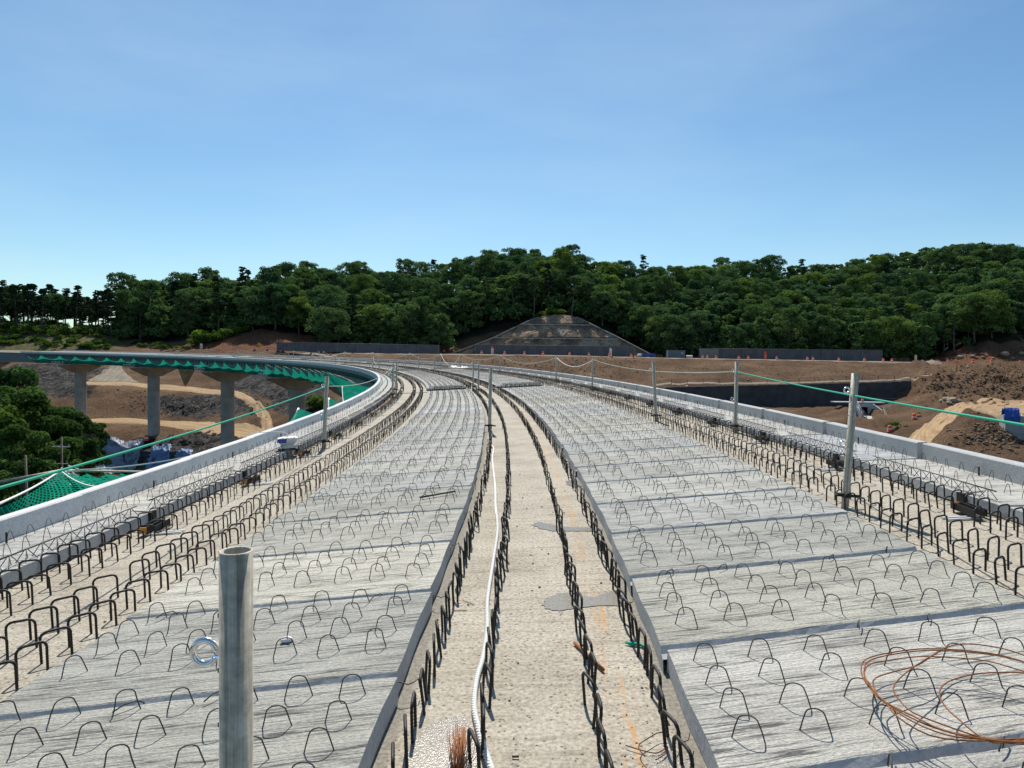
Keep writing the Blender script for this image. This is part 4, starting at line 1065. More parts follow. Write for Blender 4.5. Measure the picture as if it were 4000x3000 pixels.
# for each direction (photo column) the ground's height profile: (distance, photo row seen there or its height)
KEYS = {
 -900: [(8, Z(-19)), (60, Z(-20)), (135, Z(-17)), (148, 1690), (155, 1640), (172, 1520), (180, 1500), (205, 1405), (224, 1368), (242, 1290), (268, 1270), (330, Z(8)), (1200, Z(-30))],
 0:    [(8, Z(-19)), (70, Z(-22)), (135, Z(-17)), (148, 1690), (155, 1640), (172, 1520), (180, 1500), (205, 1415), (224, 1368), (242, 1291), (268, 1270), (330, Z(8)), (1200, Z(-30))],
 200:  [(8, Z(-19)), (75, Z(-22)), (135, Z(-17)), (148, 1680), (155, 1638), (172, 1518), (180, 1498), (205, 1413), (224, 1368), (242, 1284), (268, 1268), (330, Z(8)), (1200, Z(-30))],
 330:  [(8, Z(-19)), (85, Z(-23)), (138, Z(-17.5)), (149, 1655), (156, 1632), (172, 1512), (180, 1492), (205, 1412), (224, 1370), (242, 1300), (268, 1290), (330, Z(4)), (1200, Z(-30))],
 480:  [(8, Z(-19)), (85, Z(-24)), (138, Z(-17.5)), (149, 1660), (156, 1632), (172, 1514), (182, 1492), (208, 1410), (226, 1372), (245, 1335), (275, 1270), (340, Z(4)), (1200, Z(-30))],
 620:  [(8, Z(-19)), (85, Z(-24)), (137, Z(-17.2)), (148, 1665), (157, 1637), (172, 1530), (181, 1505), (205, 1432), (225, 1370), (247, 1335), (285, 1240), (350, Z(8)), (1200, Z(-30))],
 870:  [(8, Z(-19)), (80, Z(-22)), (124, Z(-16.5)), (140, 1690), (150, 1655), (168, 1552), (178, 1525), (202, 1440), (222, 1371), (246, 1302), (290, 1220), (360, Z(10)), (1200, Z(-30))],
 1060: [(8, Z(-18)), (75, Z(-20)), (108, Z(-15.5)), (126, 1735), (137, 1690), (156, 1580), (167, 1540), (195, 1440), (220, 1379), (246, 1290), (295, 1190), (370, Z(12)), (1200, Z(-30))],
 1230: [(8, Z(-18)), (70, Z(-18)), (100, Z(-15)), (122, 1720), (134, 1660), (152, 1565), (165, 1510), (192, 1432), (225, 1382), (250, 1318), (300, 1180), (380, Z(16)), (1200, Z(-30))],
 1340: [(8, Z(-18)), (70, Z(-16)), (100, Z(-14)), (120, 1700), (132, 1640), (150, 1550), (166, 1480), (213, 1381), (247, 1379), (264, 1350), (305, 1180), (380, Z(18)), (1200, Z(-30))],
 1700: [(8, Z(-17)), (70, Z(-15)), (95, Z(-13)), (118, 1640), (132, 1590), (155, 1540), (174, 1490), (214, 1385), (247, 1382), (266, 1340), (315, 1150), (395, Z(22)), (1200, Z(-30))],
 2000: [(8, Z(-17)), (70, Z(-14)), (92, Z(-12.5)), (118, 1650), (136, 1600), (158, 1545), (177, 1490), (215, 1388), (247, 1386), (269, 1265), (325, 1085), (410, Z(30)), (1200, Z(-30))],
 2170: [(8, Z(-17)), (70, Z(-14)), (92, Z(-12.5)), (118, 1650), (136, 1600), (158, 1545), (177, 1495), (215, 1390), (247, 1388), (269, 1222), (325, 1095), (410, Z(30)), (1200, Z(-30))],
 2330: [(8, Z(-17)), (70, Z(-14)), (92, Z(-12.5)), (118, 1655), (136, 1605), (158, 1555), (177, 1500), (215, 1394), (247, 1392), (269, 1268), (325, 1140), (410, Z(28)), (1200, Z(-30))],
 2500: [(8, Z(-17)), (70, Z(-14)), (92, Z(-12.5)), (118, 1660), (140, 1615), (160, 1585), (178, 1512), (215, 1398), (247, 1396), (268, 1360), (325, 1150), (410, Z(26)), (1200, Z(-30))],
 2640: [(8, Z(-17)), (70, Z(-13.5)), (92, Z(-12.5)), (120, 1660), (150, 1605), (172.6, 1592), (174.5, 1513), (215, 1401), (247, 1399), (268, 1372), (330, 1150), (415, Z(26)), (1200, Z(-30))],
 2900: [(8, Z(-17)), (70, Z(-13)), (95, Z(-12.3)), (125, 1660), (155, 1600), (172.6, 1590), (174.5, 1507), (215, 1405), (247, 1403), (268, 1378), (335, 1148), (420, Z(28)), (1200, Z(-30))],
 3200: [(8, Z(-16)), (70, Z(-12.5)), (100, 1720), (125, 1665), (158, 1600), (172.6, 1588), (174.5, 1500), (214, 1410), (247, 1408), (268, 1385), (345, 1130), (430, Z(32)), (1200, Z(-30))],
 3345: [(8, Z(-16)), (70, Z(-12.5)), (100, 1735), (148.6, 1626), (151.0, 1585), (172.6, 1585), (174.5, 1497), (214, 1413), (247, 1410), (268, 1388), (350, 1110), (435, Z(34)), (1200, Z(-30))],
 3402: [(8, Z(-16)), (70, Z(-12.5)), (100, 1735), (148.6, 1624), (151.0, 1585), (172.6, 1583), (174.5, 1496), (214, 1414), (247, 1411), (268, 1389), (352, 1102), (437, Z(36)), (1200, Z(-30))],
 3310: [(8, Z(-16)), (70, Z(-12.5)), (100, 1735), (122, 1690), (150, 1590), (172.6, 1585), (174.5, 1497), (214, 1413), (247, 1410), (268, 1388), (350, 1110), (435, Z(34)), (1200, Z(-30))],
 3450: [(8, Z(-16)), (70, Z(-12.5)), (100, 1728), (122, 1680), (150, 1592), (172.6, 1582), (174.5, 1494), (213, 1415), (247, 1412), (268, 1390), (355, 1090), (440, Z(38)), (1200, Z(-30))],
 3540: [(8, Z(-16)), (70, Z(-12.5)), (100, 1710), (125, 1640), (150, 1600), (170, 1550), (176, 1488), (213, 1417), (246, 1413), (266, 1390), (358, 1075), (445, Z(42)), (1200, Z(-30))],
 3640: [(8, Z(-16)), (72, Z(-12.5)), (98, 1690), (122, 1630), (145, 1578), (162, 1535), (177, 1478), (212, 1420), (240, 1415), (262, 1393), (360, 1062), (448, Z(44)), (1200, Z(-30))],
 3720: [(8, Z(-16)), (78, 1740), (94, 1655), (112, 1622), (136, 1572), (157, 1540), (178, 1470), (212, 1424), (236, 1412), (252, 1388), (362, 1056), (450, Z(46)), (1200, Z(-30))],
 3790: [(8, Z(-16)), (80, 1730), (95, 1592), (108, 1602), (134, 1570), (155, 1536), (178, 1468), (212, 1427), (236, 1405), (255, 1350), (362, 1052), (450, Z(46)), (1200, Z(-30))],
 3860: [(8, Z(-16)), (78, 1760), (93, 1618), (108, 1610), (134, 1572), (155, 1534), (178, 1468), (212, 1429), (236, 1408), (257, 1326), (362, 1050), (450, Z(46)), (1200, Z(-30))],
 4000: [(8, Z(-16)), (72, 1810), (92, 1700), (108, 1618), (134, 1576), (155, 1534), (178, 1470), (212, 1430), (236, 1412), (257, 1316), (362, 1058), (450, Z(46)), (1200, Z(-30))],
 5000: [(8, Z(-16)), (72, Z(-12.5)), (92, Z(-11)), (108, Z(-8)), (134, Z(-7)), (155, Z(-5)), (178, Z(-3)), (212, Z(0)), (236, Z(1.5)), (256, Z(8)), (362, Z(46)), (450, Z(46)), (1200, Z(-30))],
}
ku = sorted(KEYS)
KY = np.array([[p[0] for p in KEYS[u]] for u in ku], float)
KZ = np.array([[(p[1][1] if isinstance(p[1], tuple) else at(u, p[1], p[0]).z) for p in KEYS[u]] for u in ku], float)
US = np.concatenate([np.arange(-900, -60, 30), np.arange(-60, 4080, 9), np.arange(4080, 5001, 40)]).astype(float)
NSEG = [6, 8, 22, 14, 10, 16, 8, 26, 12, 16, 14, 8]
ZONES = [  # (u, v, ru, rv, channel)  0 broken rock, 1 red soil, 2 scrubby straw bank, 3 forest floor
 (170, 1470, 190, 45, 0), (250, 1520, 120, 50, 0), (300, 1440, 120, 35, 0), (740, 1580, 170, 45, 0), (950, 1590, 90, 40, 0), (760, 1720, 150, 40, 0), (1080, 1500, 160, 55, 0), (1180, 1560, 120, 60, 0), (620, 1760, 300, 60, 0),

 (1000, 1330, 260, 42, 1), (860, 1350, 120, 28, 1), (3850, 1370, 190, 36, 1), (3760, 1400, 90, 22, 1),
 (180, 1325, 330, 52, 2), (-300, 1330, 400, 60, 2)]
rows_pts = []
for i in range(len(NSEG)):
    for k in range(NSEG[i]): rows_pts.append(i + k / NSEG[i])
rows_pts.append(len(NSEG)); rows_pts = np.array(rows_pts)
verts = []; zone = []
NR = len(rows_pts)
ki = np.clip(np.searchsorted(ku, US, side='right') - 1, 0, len(ku) - 2)
for ci, u in enumerate(US):
    i = ki[ci]; t = (u - ku[i]) / (ku[i + 1] - ku[i]); t = t * t * (3 - 2 * t) * .6 + t * .4
    yy = KY[i] * (1 - t) + KY[i + 1] * t; zz = KZ[i] * (1 - t) + KZ[i + 1] * t
    Y = np.interp(rows_pts, np.arange(13), yy); Zp = np.interp(rows_pts, np.arange(13), zz)
    # ease the corners of the profile a little
    Zs = Zp.copy(); Zs[1:-1] = .25 * Zp[:-2] + .5 * Zp[1:-1] + .25 * Zp[2:]; Zp = Zs
    for r in range(NR):
        y, z = Y[r], Zp[r]
        # direction with the camera's roll taken out to first order
        d = ray(u, 1402); x = d.x / d.y * y
        v = 1402 + (u - 2000) * .01242 - z / y * FPX
        rr = rows_pts[r]; m = [0.0, 0.0, 0.0, 0.0]
        for (cu, cv, ru, rv, ch) in ZONES:
            q = ((u - cu) / ru) ** 2 + ((v - cv) / rv) ** 2
            if q < 2.2: m[ch] = max(m[ch], min(1, 1.25 * (1.3 + 1.1 * noise.noise(Vector((x * .11, y * .11, z * .2 + ch))) - q)))
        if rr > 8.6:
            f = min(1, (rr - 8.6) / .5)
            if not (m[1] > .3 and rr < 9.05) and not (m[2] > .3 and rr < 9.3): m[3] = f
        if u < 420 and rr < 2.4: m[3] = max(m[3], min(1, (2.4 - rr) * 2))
        flat = 7.0 <= rr <= 8.0 and 1280 < u < 3700
        road = (2.95 < rr < 4.1 or 4.9 < rr < 6.05) and u < 1000
        amp = .10 if flat or road else (.34 + .55 * m[0] + .3 * m[1])
        if 172 < y < 175 and 2600 < u < 3540: amp = .05
        if u > 3560 and 3.6 < rr < 7.2: amp = .9 + .5 * m[0]
        if u > 3560 and 8.2 < rr < 9.1: amp = .8
        if rr > 11.2: amp = 2
        P_ = Vector((x * .22, y * .22, z * .22))
        dz = noise.fractal(P_, 1.0, 2.0, 5) * amp * 1.5 + (noise.noise(P_ * 7) * .30 * amp)
        if u > 3545 and 4.2 < rr < 7.3:
            w_ = min(1, (u - 3545) / 120) * min(1, (rr - 4.2) / .5, (7.3 - rr) / .4); dz += w_ * (2.2 * abs(noise.noise(Vector((x * .09, y * .13, 3)))) - .5 + 1.3 * max(0, noise.noise(Vector((x * .26, y * .30, 8)))) + .7 * abs(noise.noise(Vector((x * .6, y * .6, 1)))))
        dx = noise.noise(P_ * 5 + Vector((9, 2, 4))) * amp * .6
        verts.append((x + dx, y + noise.noise(P_ * 4 + Vector((3, 7, 1))) * amp * .5, z + dz)); zone.append(m)
NCOL = len(US)
idx = np.arange(NCOL * NR).reshape(NCOL, NR)
faces = np.stack([idx[:-1, :-1], idx[1:, :-1], idx[1:, 1:], idx[:-1, 1:]], -1).reshape(-1, 4)
me = bpy.data.meshes.new('terrain')
me.vertices.add(len(verts)); me.vertices.foreach_set('co', np.array(verts, np.float32).ravel())
me.loops.add(faces.size); me.loops.foreach_set('vertex_index', faces.ravel().astype(np.int32))
me.polygons.add(len(faces)); me.polygons.foreach_set('loop_start', np.arange(0, faces.size, 4, dtype=np.int32))
me.update(calc_edges=True)
ca = me.color_attributes.new('zone', 'FLOAT_COLOR', 'POINT'); ca.data.foreach_set('color', np.array(zone, np.float32).ravel())
me.materials.append(M_SOIL)
me.polygons.foreach_set('use_smooth', np.ones(len(faces), bool))
terr = link('terrain', me); tag(terr, kind='structure')
BVH = BVHTree.FromPolygons([Vector(v) for v in verts], faces.tolist())
def gz(x, y):
    h = BVH.ray_cast(Vector((x, y, 200)), Vector((0, 0, -1)))
    return h[0].z if h[0] is not None else -20.0
def ghit(u, v, dflt=150):
    d = ray(u, v).normalized(); h = BVH.ray_cast(Vector((0, 0, 0)), d)
    return h[0] if h[0] is not None else at(u, v, dflt)
# the wide plain the site lies in
mb = MB(); mb.face([(-3000, -3000, -32), (3000, -3000, -32), (3000, 3000, -32), (-3000, 3000, -32)]); tag(mb.obj('ground', M_SOIL), kind='structure')

def strip(name, left, right, mat, n=8, lift=.10, step=.9):
    Lp = smooth_path([ghit(*p) for p in left], step); Rp = smooth_path([ghit(*p) for p in right], step)
    N = max(len(Lp), len(Rp)); pick = lambda A, t: A[min(int(t * (len(A) - 1)), len(A) - 2)].lerp(A[min(int(t * (len(A) - 1)), len(A) - 2) + 1], t * (len(A) - 1) - min(int(t * (len(A) - 1)), len(A) - 2))
    P = []; UV = []; acc = 0; prev = None
    for i in range(N):
        t = i / (N - 1); a, b_ = pick(Lp, t), pick(Rp, t); c = (a + b_) / 2
        if prev is not None: acc += (c - prev).length
        prev = c; w = (b_ - a).length; row = []; ur = []
        for j in range(n + 1):
            q = a.lerp(b_, j / n); e_ = .35 * noise.noise(Vector((acc * .3, j * 3.0, 1))) if j in (0, n) else 0
            q = q + (b_ - a).normalized() * e_; 
            row.append(Vector((q.x, q.y, gz(q.x, q.y) + (lift if 0 < j < n else -.05)))); ur.append((w * j / n, acc))
        P.append(row); UV.append(ur)
    mb = MB(); mb.grid(P, 0, UV); return tag(mb.obj(name, mat), kind='structure')
strip('dirt_road', [(250, 1662), (330, 1654), (600, 1660), (870, 1690), (980, 1720), (1060, 1760)], [(250, 1640), (330, 1636), (600, 1640), (870, 1652), (980, 1655), (1050, 1690)], M_ROADT, 8, .12)
strip('dirt_track', [(1010, 1720), (1020, 1660), (985, 1600), (930, 1556), (870, 1545), (600, 1520), (330, 1504)], [(1075, 1720), (1062, 1640), (1035, 1590), (950, 1535), (870, 1524), (600, 1500), (330, 1488)], M_ROADT, 7, .12)
strip('gravel_ramp', [(330, 1492), (390, 1460), (425, 1435), (432, 1424)], [(560, 1498), (510, 1470), (480, 1440), (475, 1424)], M_ROADG, 8, .14)
strip('bench_road', [(1150, 1384), (1340, 1382.5), (1700, 1386.5), (2000, 1389.5), (2500, 1399), (2900, 1406), (3200, 1411), (3500, 1416.5), (3680, 1421)], [(1150, 1378.5), (1340, 1379.6), (1700, 1383.2), (2000, 1386.3), (2500, 1396.3), (2900, 1403.5), (3200, 1408.5), (3500, 1413.5), (3680, 1417)], M_BENCH, 5, .12, 2.0)
strip('dirt_road', [(3440, 1790), (3560, 1695), (3650, 1625), (3720, 1578), (3820, 1562), (4060, 1566)], [(3600, 1760), (3655, 1705), (3730, 1640), (3792, 1600), (3860, 1625), (4060, 1640)], M_ROADT, 14, .10)
strip('dirt_road', [(2560, 1500), (2900, 1495), (3200, 1489), (3450, 1482), (3560, 1475), (3640, 1460)], [(2560, 1507), (2900, 1501.5), (3200, 1495), (3450, 1488.5), (3560, 1483), (3640, 1470)], M_BENCH, 4, .10)

# ---- loose broken rock on the slopes
mb = MB(); rng = random.Random(5)
RK = []
for i in range(7):
    mr = rock_mesh(i + 40, (1, .75, .5), 1, .5); q = MB(); q.v = [tuple(v.co) for v in mr.vertices]; q.f = [tuple(p.vertices) for p in mr.polygons]; q.m = [0] * len(q.f); q.sm = [False] * len(q.f); RK.append(q); bpy.data.meshes.remove(mr)
for (cu, cv, ru, rv, n) in ((740, 1590, 170, 42, 700), (1010, 1600, 60, 40, 150), (730, 1735, 140, 34, 380), (180, 1480, 180, 50, 420), (310, 1445, 100, 30, 160), (1120, 1520, 150, 60, 320),                             (560, 1570, 160, 50, 200)):
    for k in range(n):
        a, b_ = rng.gauss(0, .5), rng.gauss(0, .5)
        if a * a + b_ * b_ > 2.6: continue
        if noise.noise(Vector((a * 1.7 + cu, b_ * 2.2, cv * .01))) < -.12: continue
        p = ghit(cu + a * ru, cv + b_ * rv); sc = rng.choice((.2, .28, .35, .5, .7)) * (.75 if p.y > 130 else .5)
        if cu > 2600 and p.y > 140: sc *= .7
        add_copy(mb, RK[rng.randrange(7)], Matrix.Translation(p + Vector((0, 0, sc * .1))) @ Matrix.Rotation(rng.uniform(0, 6.3), 4, 'Z') @ Matrix.Rotation(rng.uniform(-.7, .7), 4, 'X') @ Matrix.Scale(sc, 4))
tag(mb.obj('rubble', M_ROCKD), 'dark broken rock strewn over the excavated slopes', 'rubble', None, 'stuff')
M_ROCKB = plain("brown_rubble", (.155, .108, .072), .95, 0, .75, 1.3, .6, .1)
mb = MB()
for (cu, cv, ru, rv, n, k0) in ((1830, 1440, 190, 45, 420, .26), (2080, 1425, 230, 50, 620, .28), (2350, 1440, 170, 45, 420, .26), (2900, 1455, 420, 40, 380, .2), (3900, 1700, 110, 45, 800, .26), (3900, 1460, 170, 30, 420, .32), (3930, 1520, 150, 34, 420, .34), (3700, 1500, 130, 50, 420, .3), (3850, 1380, 150, 24, 260, .3), (3300, 1455, 240, 30, 160, .2)):
    for k in range(n):
        a, b_ = rng.gauss(0, .6), rng.gauss(0, .6)
        p = ghit(cu + a * ru, cv + b_ * rv); sc = k0 * rng.choice((.5, .7, 1, 1.5, 2.3)) * rng.uniform(.8, 1.2)
        add_copy(mb, RK[rng.randrange(7)], Matrix.Translation(p + Vector((0, 0, sc * .1))) @ Matrix.Rotation(rng.uniform(0, 6.3), 4, 'Z') @ Matrix.Rotation(rng.uniform(-.7, .7), 4, 'X') @ Matrix.Scale(sc, 4))
tag(mb.obj('rubble', M_ROCKB), 'brown stones and clods strewn over the embankment and the right hand slopes', 'rubble', None, 'stuff')

# ---- piers of the curved bridge
def pier(u, vtop, n_, label):
    d = ray(u, vtop); A = d.x ** 2 + d.y ** 2; Bq = -2 * (d.x * XC + d.y * YC); C = XC ** 2 + YC ** 2 - (R0 - .2) ** 2
    t = (-Bq + (Bq * Bq - 4 * A * C) ** .5) / (2 * A); c = d * t
    th = atan2(c.y - YC, c.x - XC); s = (th - TH0) * R0; deck = -H + GR * s
    base = gz(c.x, c.y) - 1.0
    zc_ = deck - 2.15 - .35; zb = zc_ - 1.75
    M = Matrix.Translation((c.x, c.y, 0)) @ Matrix.Rotation(th, 4, 'Z')
    tt = empty('bridge_pier', M=M); tag(tt, label, 'bridge pier')
    mb = MB(); mb.lathe([(1.13, base), (1.13, zb + .02)], 28); mb.obj('column', M_PIER, tt)
    mb = MB()
    prof = [(-4.1, zc_ + .0), (-4.1, zc_ - .35), (-1.2, zb), (1.2, zb), (4.1, zc_ - .35), (4.1, zc_)]
    for y in (-1.15, 1.15): mb.face([Vector((p[0], y, p[1])) for p in (prof if y < 0 else prof[::-1])])
    for i in range(6):
        p, q = prof[i], prof[(i + 1) % 6]; mb.face([(p[0], -1.15, p[1]), (p[0], 1.15, p[1]), (q[0], 1.15, q[1]), (q[0], -1.15, q[1])])
    mb.obj('cap', M_CAP, tt)
    for x in (-3.0, 0, 3.2):
        mb = MB(); mb.box((x, 0, zc_ + .17), (.7, .7, .34)); mb.obj('bearing', M_STEELD, tt)
    mb = MB(); h = 1.1
    for (xa, xb, y) in ((-5.0, 4.3, -1.75), (-5.0, 4.3, 1.75)):
        for zz in (.1, .6, 1.1): mb.tube([(xa, y, zc_ - .1 + zz), (xb, y, zc_ - .1 + zz)], .06, 5)
        for x in np.linspace(xa, xb, 8): mb.tube([(x, y, zc_ - .15), (x, y, zc_ + 1.0)], .06, 5)
    for x in (-5.0, 4.3):
        for zz in (.1, .6, 1.1): mb.tube([(x, -1.75, zc_ - .1 + zz), (x, 1.75, zc_ - .1 + zz)], .06, 5)
        for y in (-.6, .6): mb.tube([(x, y, zc_ - .15), (x, y, zc_ + 1.0)], .06, 5)
    mb.obj('railing', M_ALU, tt)
    mb = MB(); mb.box((-4.55, 0, zc_ - .12), (.9, 3.5, .06)); mb.box((0, -1.45, zc_ - .12), (8.6, .6, .06)); mb.obj('walkway', M_GALV, tt)
    mb = MB(); mb.box((-3.6, -1.3, zc_ + .42), (1.3, .05, 1.1)); mb.box((-4.25, -.6, zc_ + .42), (.05, 1.3, 1.1)); mb.obj('side_panel', M_CONT, tt)
    return tt
pier(314, 1455, 4, 'farthest round concrete pier with a flared cap, standing behind the near trees')
pier(600, 1471, 3, 'round concrete pier with a flared cap standing just above the silver sheeting')
pier(889, 1493, 2, 'round concrete pier with flared cap between the curved dirt track and the sheeting')
pier(1160, 1527, 1, 'short looking concrete pier behind the green net tip at the bend of the wall')
pier(-40, 1443, 5, 'flared pier cap hidden behind the near trees at the left edge')
for k in (0, 1, 2):                                   # the piers straight ahead, under the deck
    p = S(0, CROSS[k], 0); th = TH0 + CROSS[k] / R0; base = gz(p.x, p.y) - 1; zc_ = p.z - 2.5
    tt = empty('bridge_pier', M=Matrix.Translation((p.x, p.y, 0)) @ Matrix.Rotation(th, 4, 'Z')); tag(tt, 'concrete pier hidden under the near deck', 'bridge pier', 'piers under the near deck')
    mb = MB(); mb.lathe([(1.13, base), (1.13, zc_ - 1.7)], 20); mb.obj('column', M_PIER, tt)
    mb = MB(); frustum(mb, zc_ - 1.75, 2.4, 2.3, zc_, 8.0, 2.3); mb.obj('cap', M_CAP, tt)

# ---- sheeting on the left bank
def sheet_on_ground(pts, mat, label, amp=.28, n=34, lift=.10):
    c = [ghit(*p) for p in pts]; P = []
    for i in range(n + 1):
        t = i / n; p, q = c[0].lerp(c[1], t), c[3].lerp(c[2], t); row = []
        for j in range(n + 1):
            w = p.lerp(q, j / n); edge = .6 * noise.noise(Vector((t * 9, j * .35, lift))) if i in (0, n) or j in (0, n) else 0
            w.x += edge; z = gz(w.x, w.y) + lift + amp * (noise.noise(Vector((w.x * 1.1, w.y * .25, 3))) * .8 + .5 * abs(noise.noise(Vector((w.x * 2.7, w.y * .5, 8)))))
            row.append(Vector((w.x, w.y, z)))
        P.append(row)
    mb = MB(); mb.grid(P, 0, None, False); return tag(mb.obj('plastic_sheet', mat), label, 'plastic sheet')
sheet_on_ground([(425, 1705), (565, 1716), (520, 1850), (330, 1845)], M_TARPS, 'wide crumpled silver sheeting on the bank below the tall middle pier')
sheet_on_ground([(600, 1745), (670, 1740), (655, 1835), (560, 1850)], M_TARPS2, 'narrow bluish sheeting strip just right of the silver sheeting')
sheet_on_ground([(700, 1760), (755, 1760), (735, 1800), (660, 1830)], M_TARPS2, 'small blue sheeting piece against the left wall')
sheet_on_ground([(500, 1760), (560, 1760), (510, 1850), (430, 1855)], M_TARPS, 'pale folded sheeting strip lying over the lower bank')

# ---- utility poles
for (u, vt, y, hgt, arms, lb) in ((241, 1707, 62, 9, 1, 'utility pole with two crossarms in front of the dark near trees'), (100, 1778, 50, 7, 0, 'bare leaning utility pole without crossarms in front of the dark near trees')):
    top = at(u, vt, y); b_ = top - Vector((0, 0, hgt)); t = empty('utility_pole', top - Vector((0, 0, hgt))); tag(t, lb, 'utility pole')
    mb = MB(); mb.tube([(0.25 if not arms else 0, 0, -6), (0, 0, hgt)], [.13, .065], 10); mb.obj('shaft', M_WOOD, t)
    if arms:
        for z, w in ((hgt - .85, .80), (hgt - 2.35, .62)):
            mb = MB(); mb.box((0, -.09, z), (w * 2, .05, .05)); ca_ = mb.obj('crossarm', M_ALU, t)
            for x in (-w * .85, 0, w * .85):
                mb = MB(); mb.lathe([(.03, 0), (.06, .05), (.04, .10), (.06, .15), (0.001, .2)], 8, 0, Matrix.Translation((x, -.12, z + .05))); mb.obj('insulator', M_GALV, ca_)

# ---- long screen fences on the bench
def screen(u0, v0t, v0b, u1, v1t, v1b, y, label, draped=False):
    a, b_ = at(u0, v0b, y), at(u1, v1b, y); a.z = gz(a.x, a.y) - .05; b_.z = gz(b_.x, b_.y) - .05
    ha, hb = at(u0, v0t, y).z - a.z, at(u1, v1t, y).z - b_.z
    t = empty('screen_fence', a); tag(t, label, 'screen fence')
    d = b_ - a; n = max(4, int(d.length / 6.2)); seg = 4 * n
    mb = MB(); P = []
    for k, dy in enumerate((0, 1.8)):
        row0 = [d * (i / seg) + Vector((0, dy + .10 * noise.noise(Vector((i * .7, 1, k))), 0)) for i in range(seg + 1)]
        mid = [d * (i / seg) + Vector((0, dy + .22 * noise.noise(Vector((i * .6, 4, k))), (ha + (hb - ha) * i / seg) * .5)) for i in range(seg + 1)]
        row1 = [d * (i / seg) + Vector((0, dy, ha + (hb - ha) * i / seg - .10 * abs(sin(i * pi / 4)))) for i in range(seg + 1)]
        mb.grid([row0, mid, row1])
        P.append((row0, row1))
    mb.grid([P[0][1], P[1][1]]); 
    for e in (0, -1): mb.grid([[P[0][0][e], P[1][0][e]], [P[0][1][e], P[1][1][e]]], 0, None, False)
    mb.obj('cloth', M_SCREEN, t)
    for i in range(n + 1):
        q = d * (i / n); h = ha + (hb - ha) * i / n
        mb = MB(); mb.box(tuple(q + Vector((0, -.16, h / 2))), (.13, .10, h + .1)); mb.obj('post', M_SCREENP, t)
    mb = MB(); mb.tube([Vector((0, -.06, ha + .03)), d + Vector((0, -.06, hb + .03))], .06, 5); mb.obj('top_rail', M_SCREENP, t)
    if draped:
        mb = MB(); P = []
        for i in range(21):
            x = -1.2 + 6.2 * i / 20; hang = min(1, i / 14)
            P.append([Vector((x, -.30 - .25 * abs(sin(i * 1.9)) * (1 - j / 6) * 1.2, (ha + .08) * (1 - j / 6 * (1 - .0 * hang)) )) for j in range(7)])
        mb.grid(P); 
        mb.grid([[Vector((-1.2, y_, ha * z_)) for z_ in (0, .5, 1)] for y_ in (-.3, 1.8)])
        mb.obj('drape', M_TARPD, t)
    return t
M_TARPD = plain("draped_grey_cover", (.24, .24, .22), .85, 0, .4, 1.5, .4)
screen(1082, 1337, 1381, 1713, 1349, 1386, 221, 'long dark grey screen fence left of the terraced cut slope')
screen(1858, 1346, 1386, 2476, 1354, 1393, 240, 'long dark grey screen fence across the foot of the terraced cut slope')
screen(2748, 1362, 1402, 3444, 1368, 1409, 240, 'long dark grey screen fence with a loosely draped left end', True)

# ---- terraced cut slope
def cut_slope():
    t = empty('cut_slope', at(2150, 1388, 246.0)); o0 = t.location.copy(); tag(t, 'brown terraced cut slope with pale berm lines rising into the forest', 'cut slope')
    Lx = {1388: 1752, 1322: 1925, 1268: 2035, 1246: 2085, 1232: 2130, 1228: 2165}
    Rx = {1388: 2545, 1322: 2420, 1268: 2310, 1246: 2270, 1232: 2225, 1228: 2190}
    vs = [1388, 1322, 1268, 1246, 1232, 1228]
    yb = {1388: 246.0, 1322: 250.5, 1268: 256.5, 1246: 259.5, 1232: 261.5, 1228: 262.3}
    mb = MB(); rows = []
    fv = np.concatenate([np.linspace(1388, 1322, 12), np.linspace(1322, 1268, 10), np.linspace(1268, 1228, 9)])
    lx = lambda v: np.interp(-v, [-q for q in vs], [Lx[q] for q in vs]); rx = lambda v: np.interp(-v, [-q for q in vs], [Rx[q] for q in vs]); ybf = lambda v: np.interp(-v, [-q for q in vs], [yb[q] for q in vs])
    for i, v in enumerate(fv):
        y = ybf(v) + (1.2 if i in (12, 22) else 0)
        row = []
        for k in range(61):
            u = lx(v) + (rx(v) - lx(v)) * k / 60; p = at(u, v, y); e = 0 if k in (0, 60) else .8
            p.y += e * (noise.noise(Vector((p.x * .4, p.z * .5, 2))) * .6 + noise.noise(Vector((p.x * 1.3, p.z * 1.4, 5))) * .45); row.append(p - o0)
        rows.append(row)
    mb.grid(rows, 0, None, False)
    mb.obj('slope_face', M_CUT, t)
    for v in (1322, 1268):
        mb = MB(); a, b_ = at(lx(v) + 6, v, ybf(v) - .35) - o0, at(rx(v) - 6, v, ybf(v) - .35) - o0
        mb.box(tuple((a + b_) / 2), ((b_ - a).length, .55, .32)); mb.obj('berm_drain', M_CONC, t)
    for X_ in (lx, rx):
        mb = MB(); mb.tube([at(X_(v), v, ybf(v) - .4) - o0 for v in np.linspace(1388, 1240, 16)], .34, 5); mb.obj('edge_drain', M_DRAIN, t)
M_DRAIN = mat_concrete("weathered_drain", (.22, .21, .185), .4, .4)
m, n, l, b = newmat("cut_earth"); b.inputs['Roughness'].default_value = .95; b.inputs['Specular IOR Level'].default_value = .1
_t = nd(n, 'ShaderNodeTexCoord')
_a = nd(n, 'ShaderNodeTexNoise', Scale=.16, Detail=6.0, Roughness=.65); l.new(_t.outputs['Object'], _a.inputs['Vector'])
_f = nd(n, 'ShaderNodeTexNoise', Scale=1.8, Detail=6.0, Roughness=.7); l.new(_t.outputs['Object'], _f.inputs['Vector'])
_r = ramp(n, [(.32, (.11, .09, .072)), (.47, (.22, .16, .11)), (.56, (.40, .27, .165)), (.66, (.32, .29, .255)), (.75, (.18, .145, .11))]); l.new(_a.outputs['Fac'], _r.inputs[0])
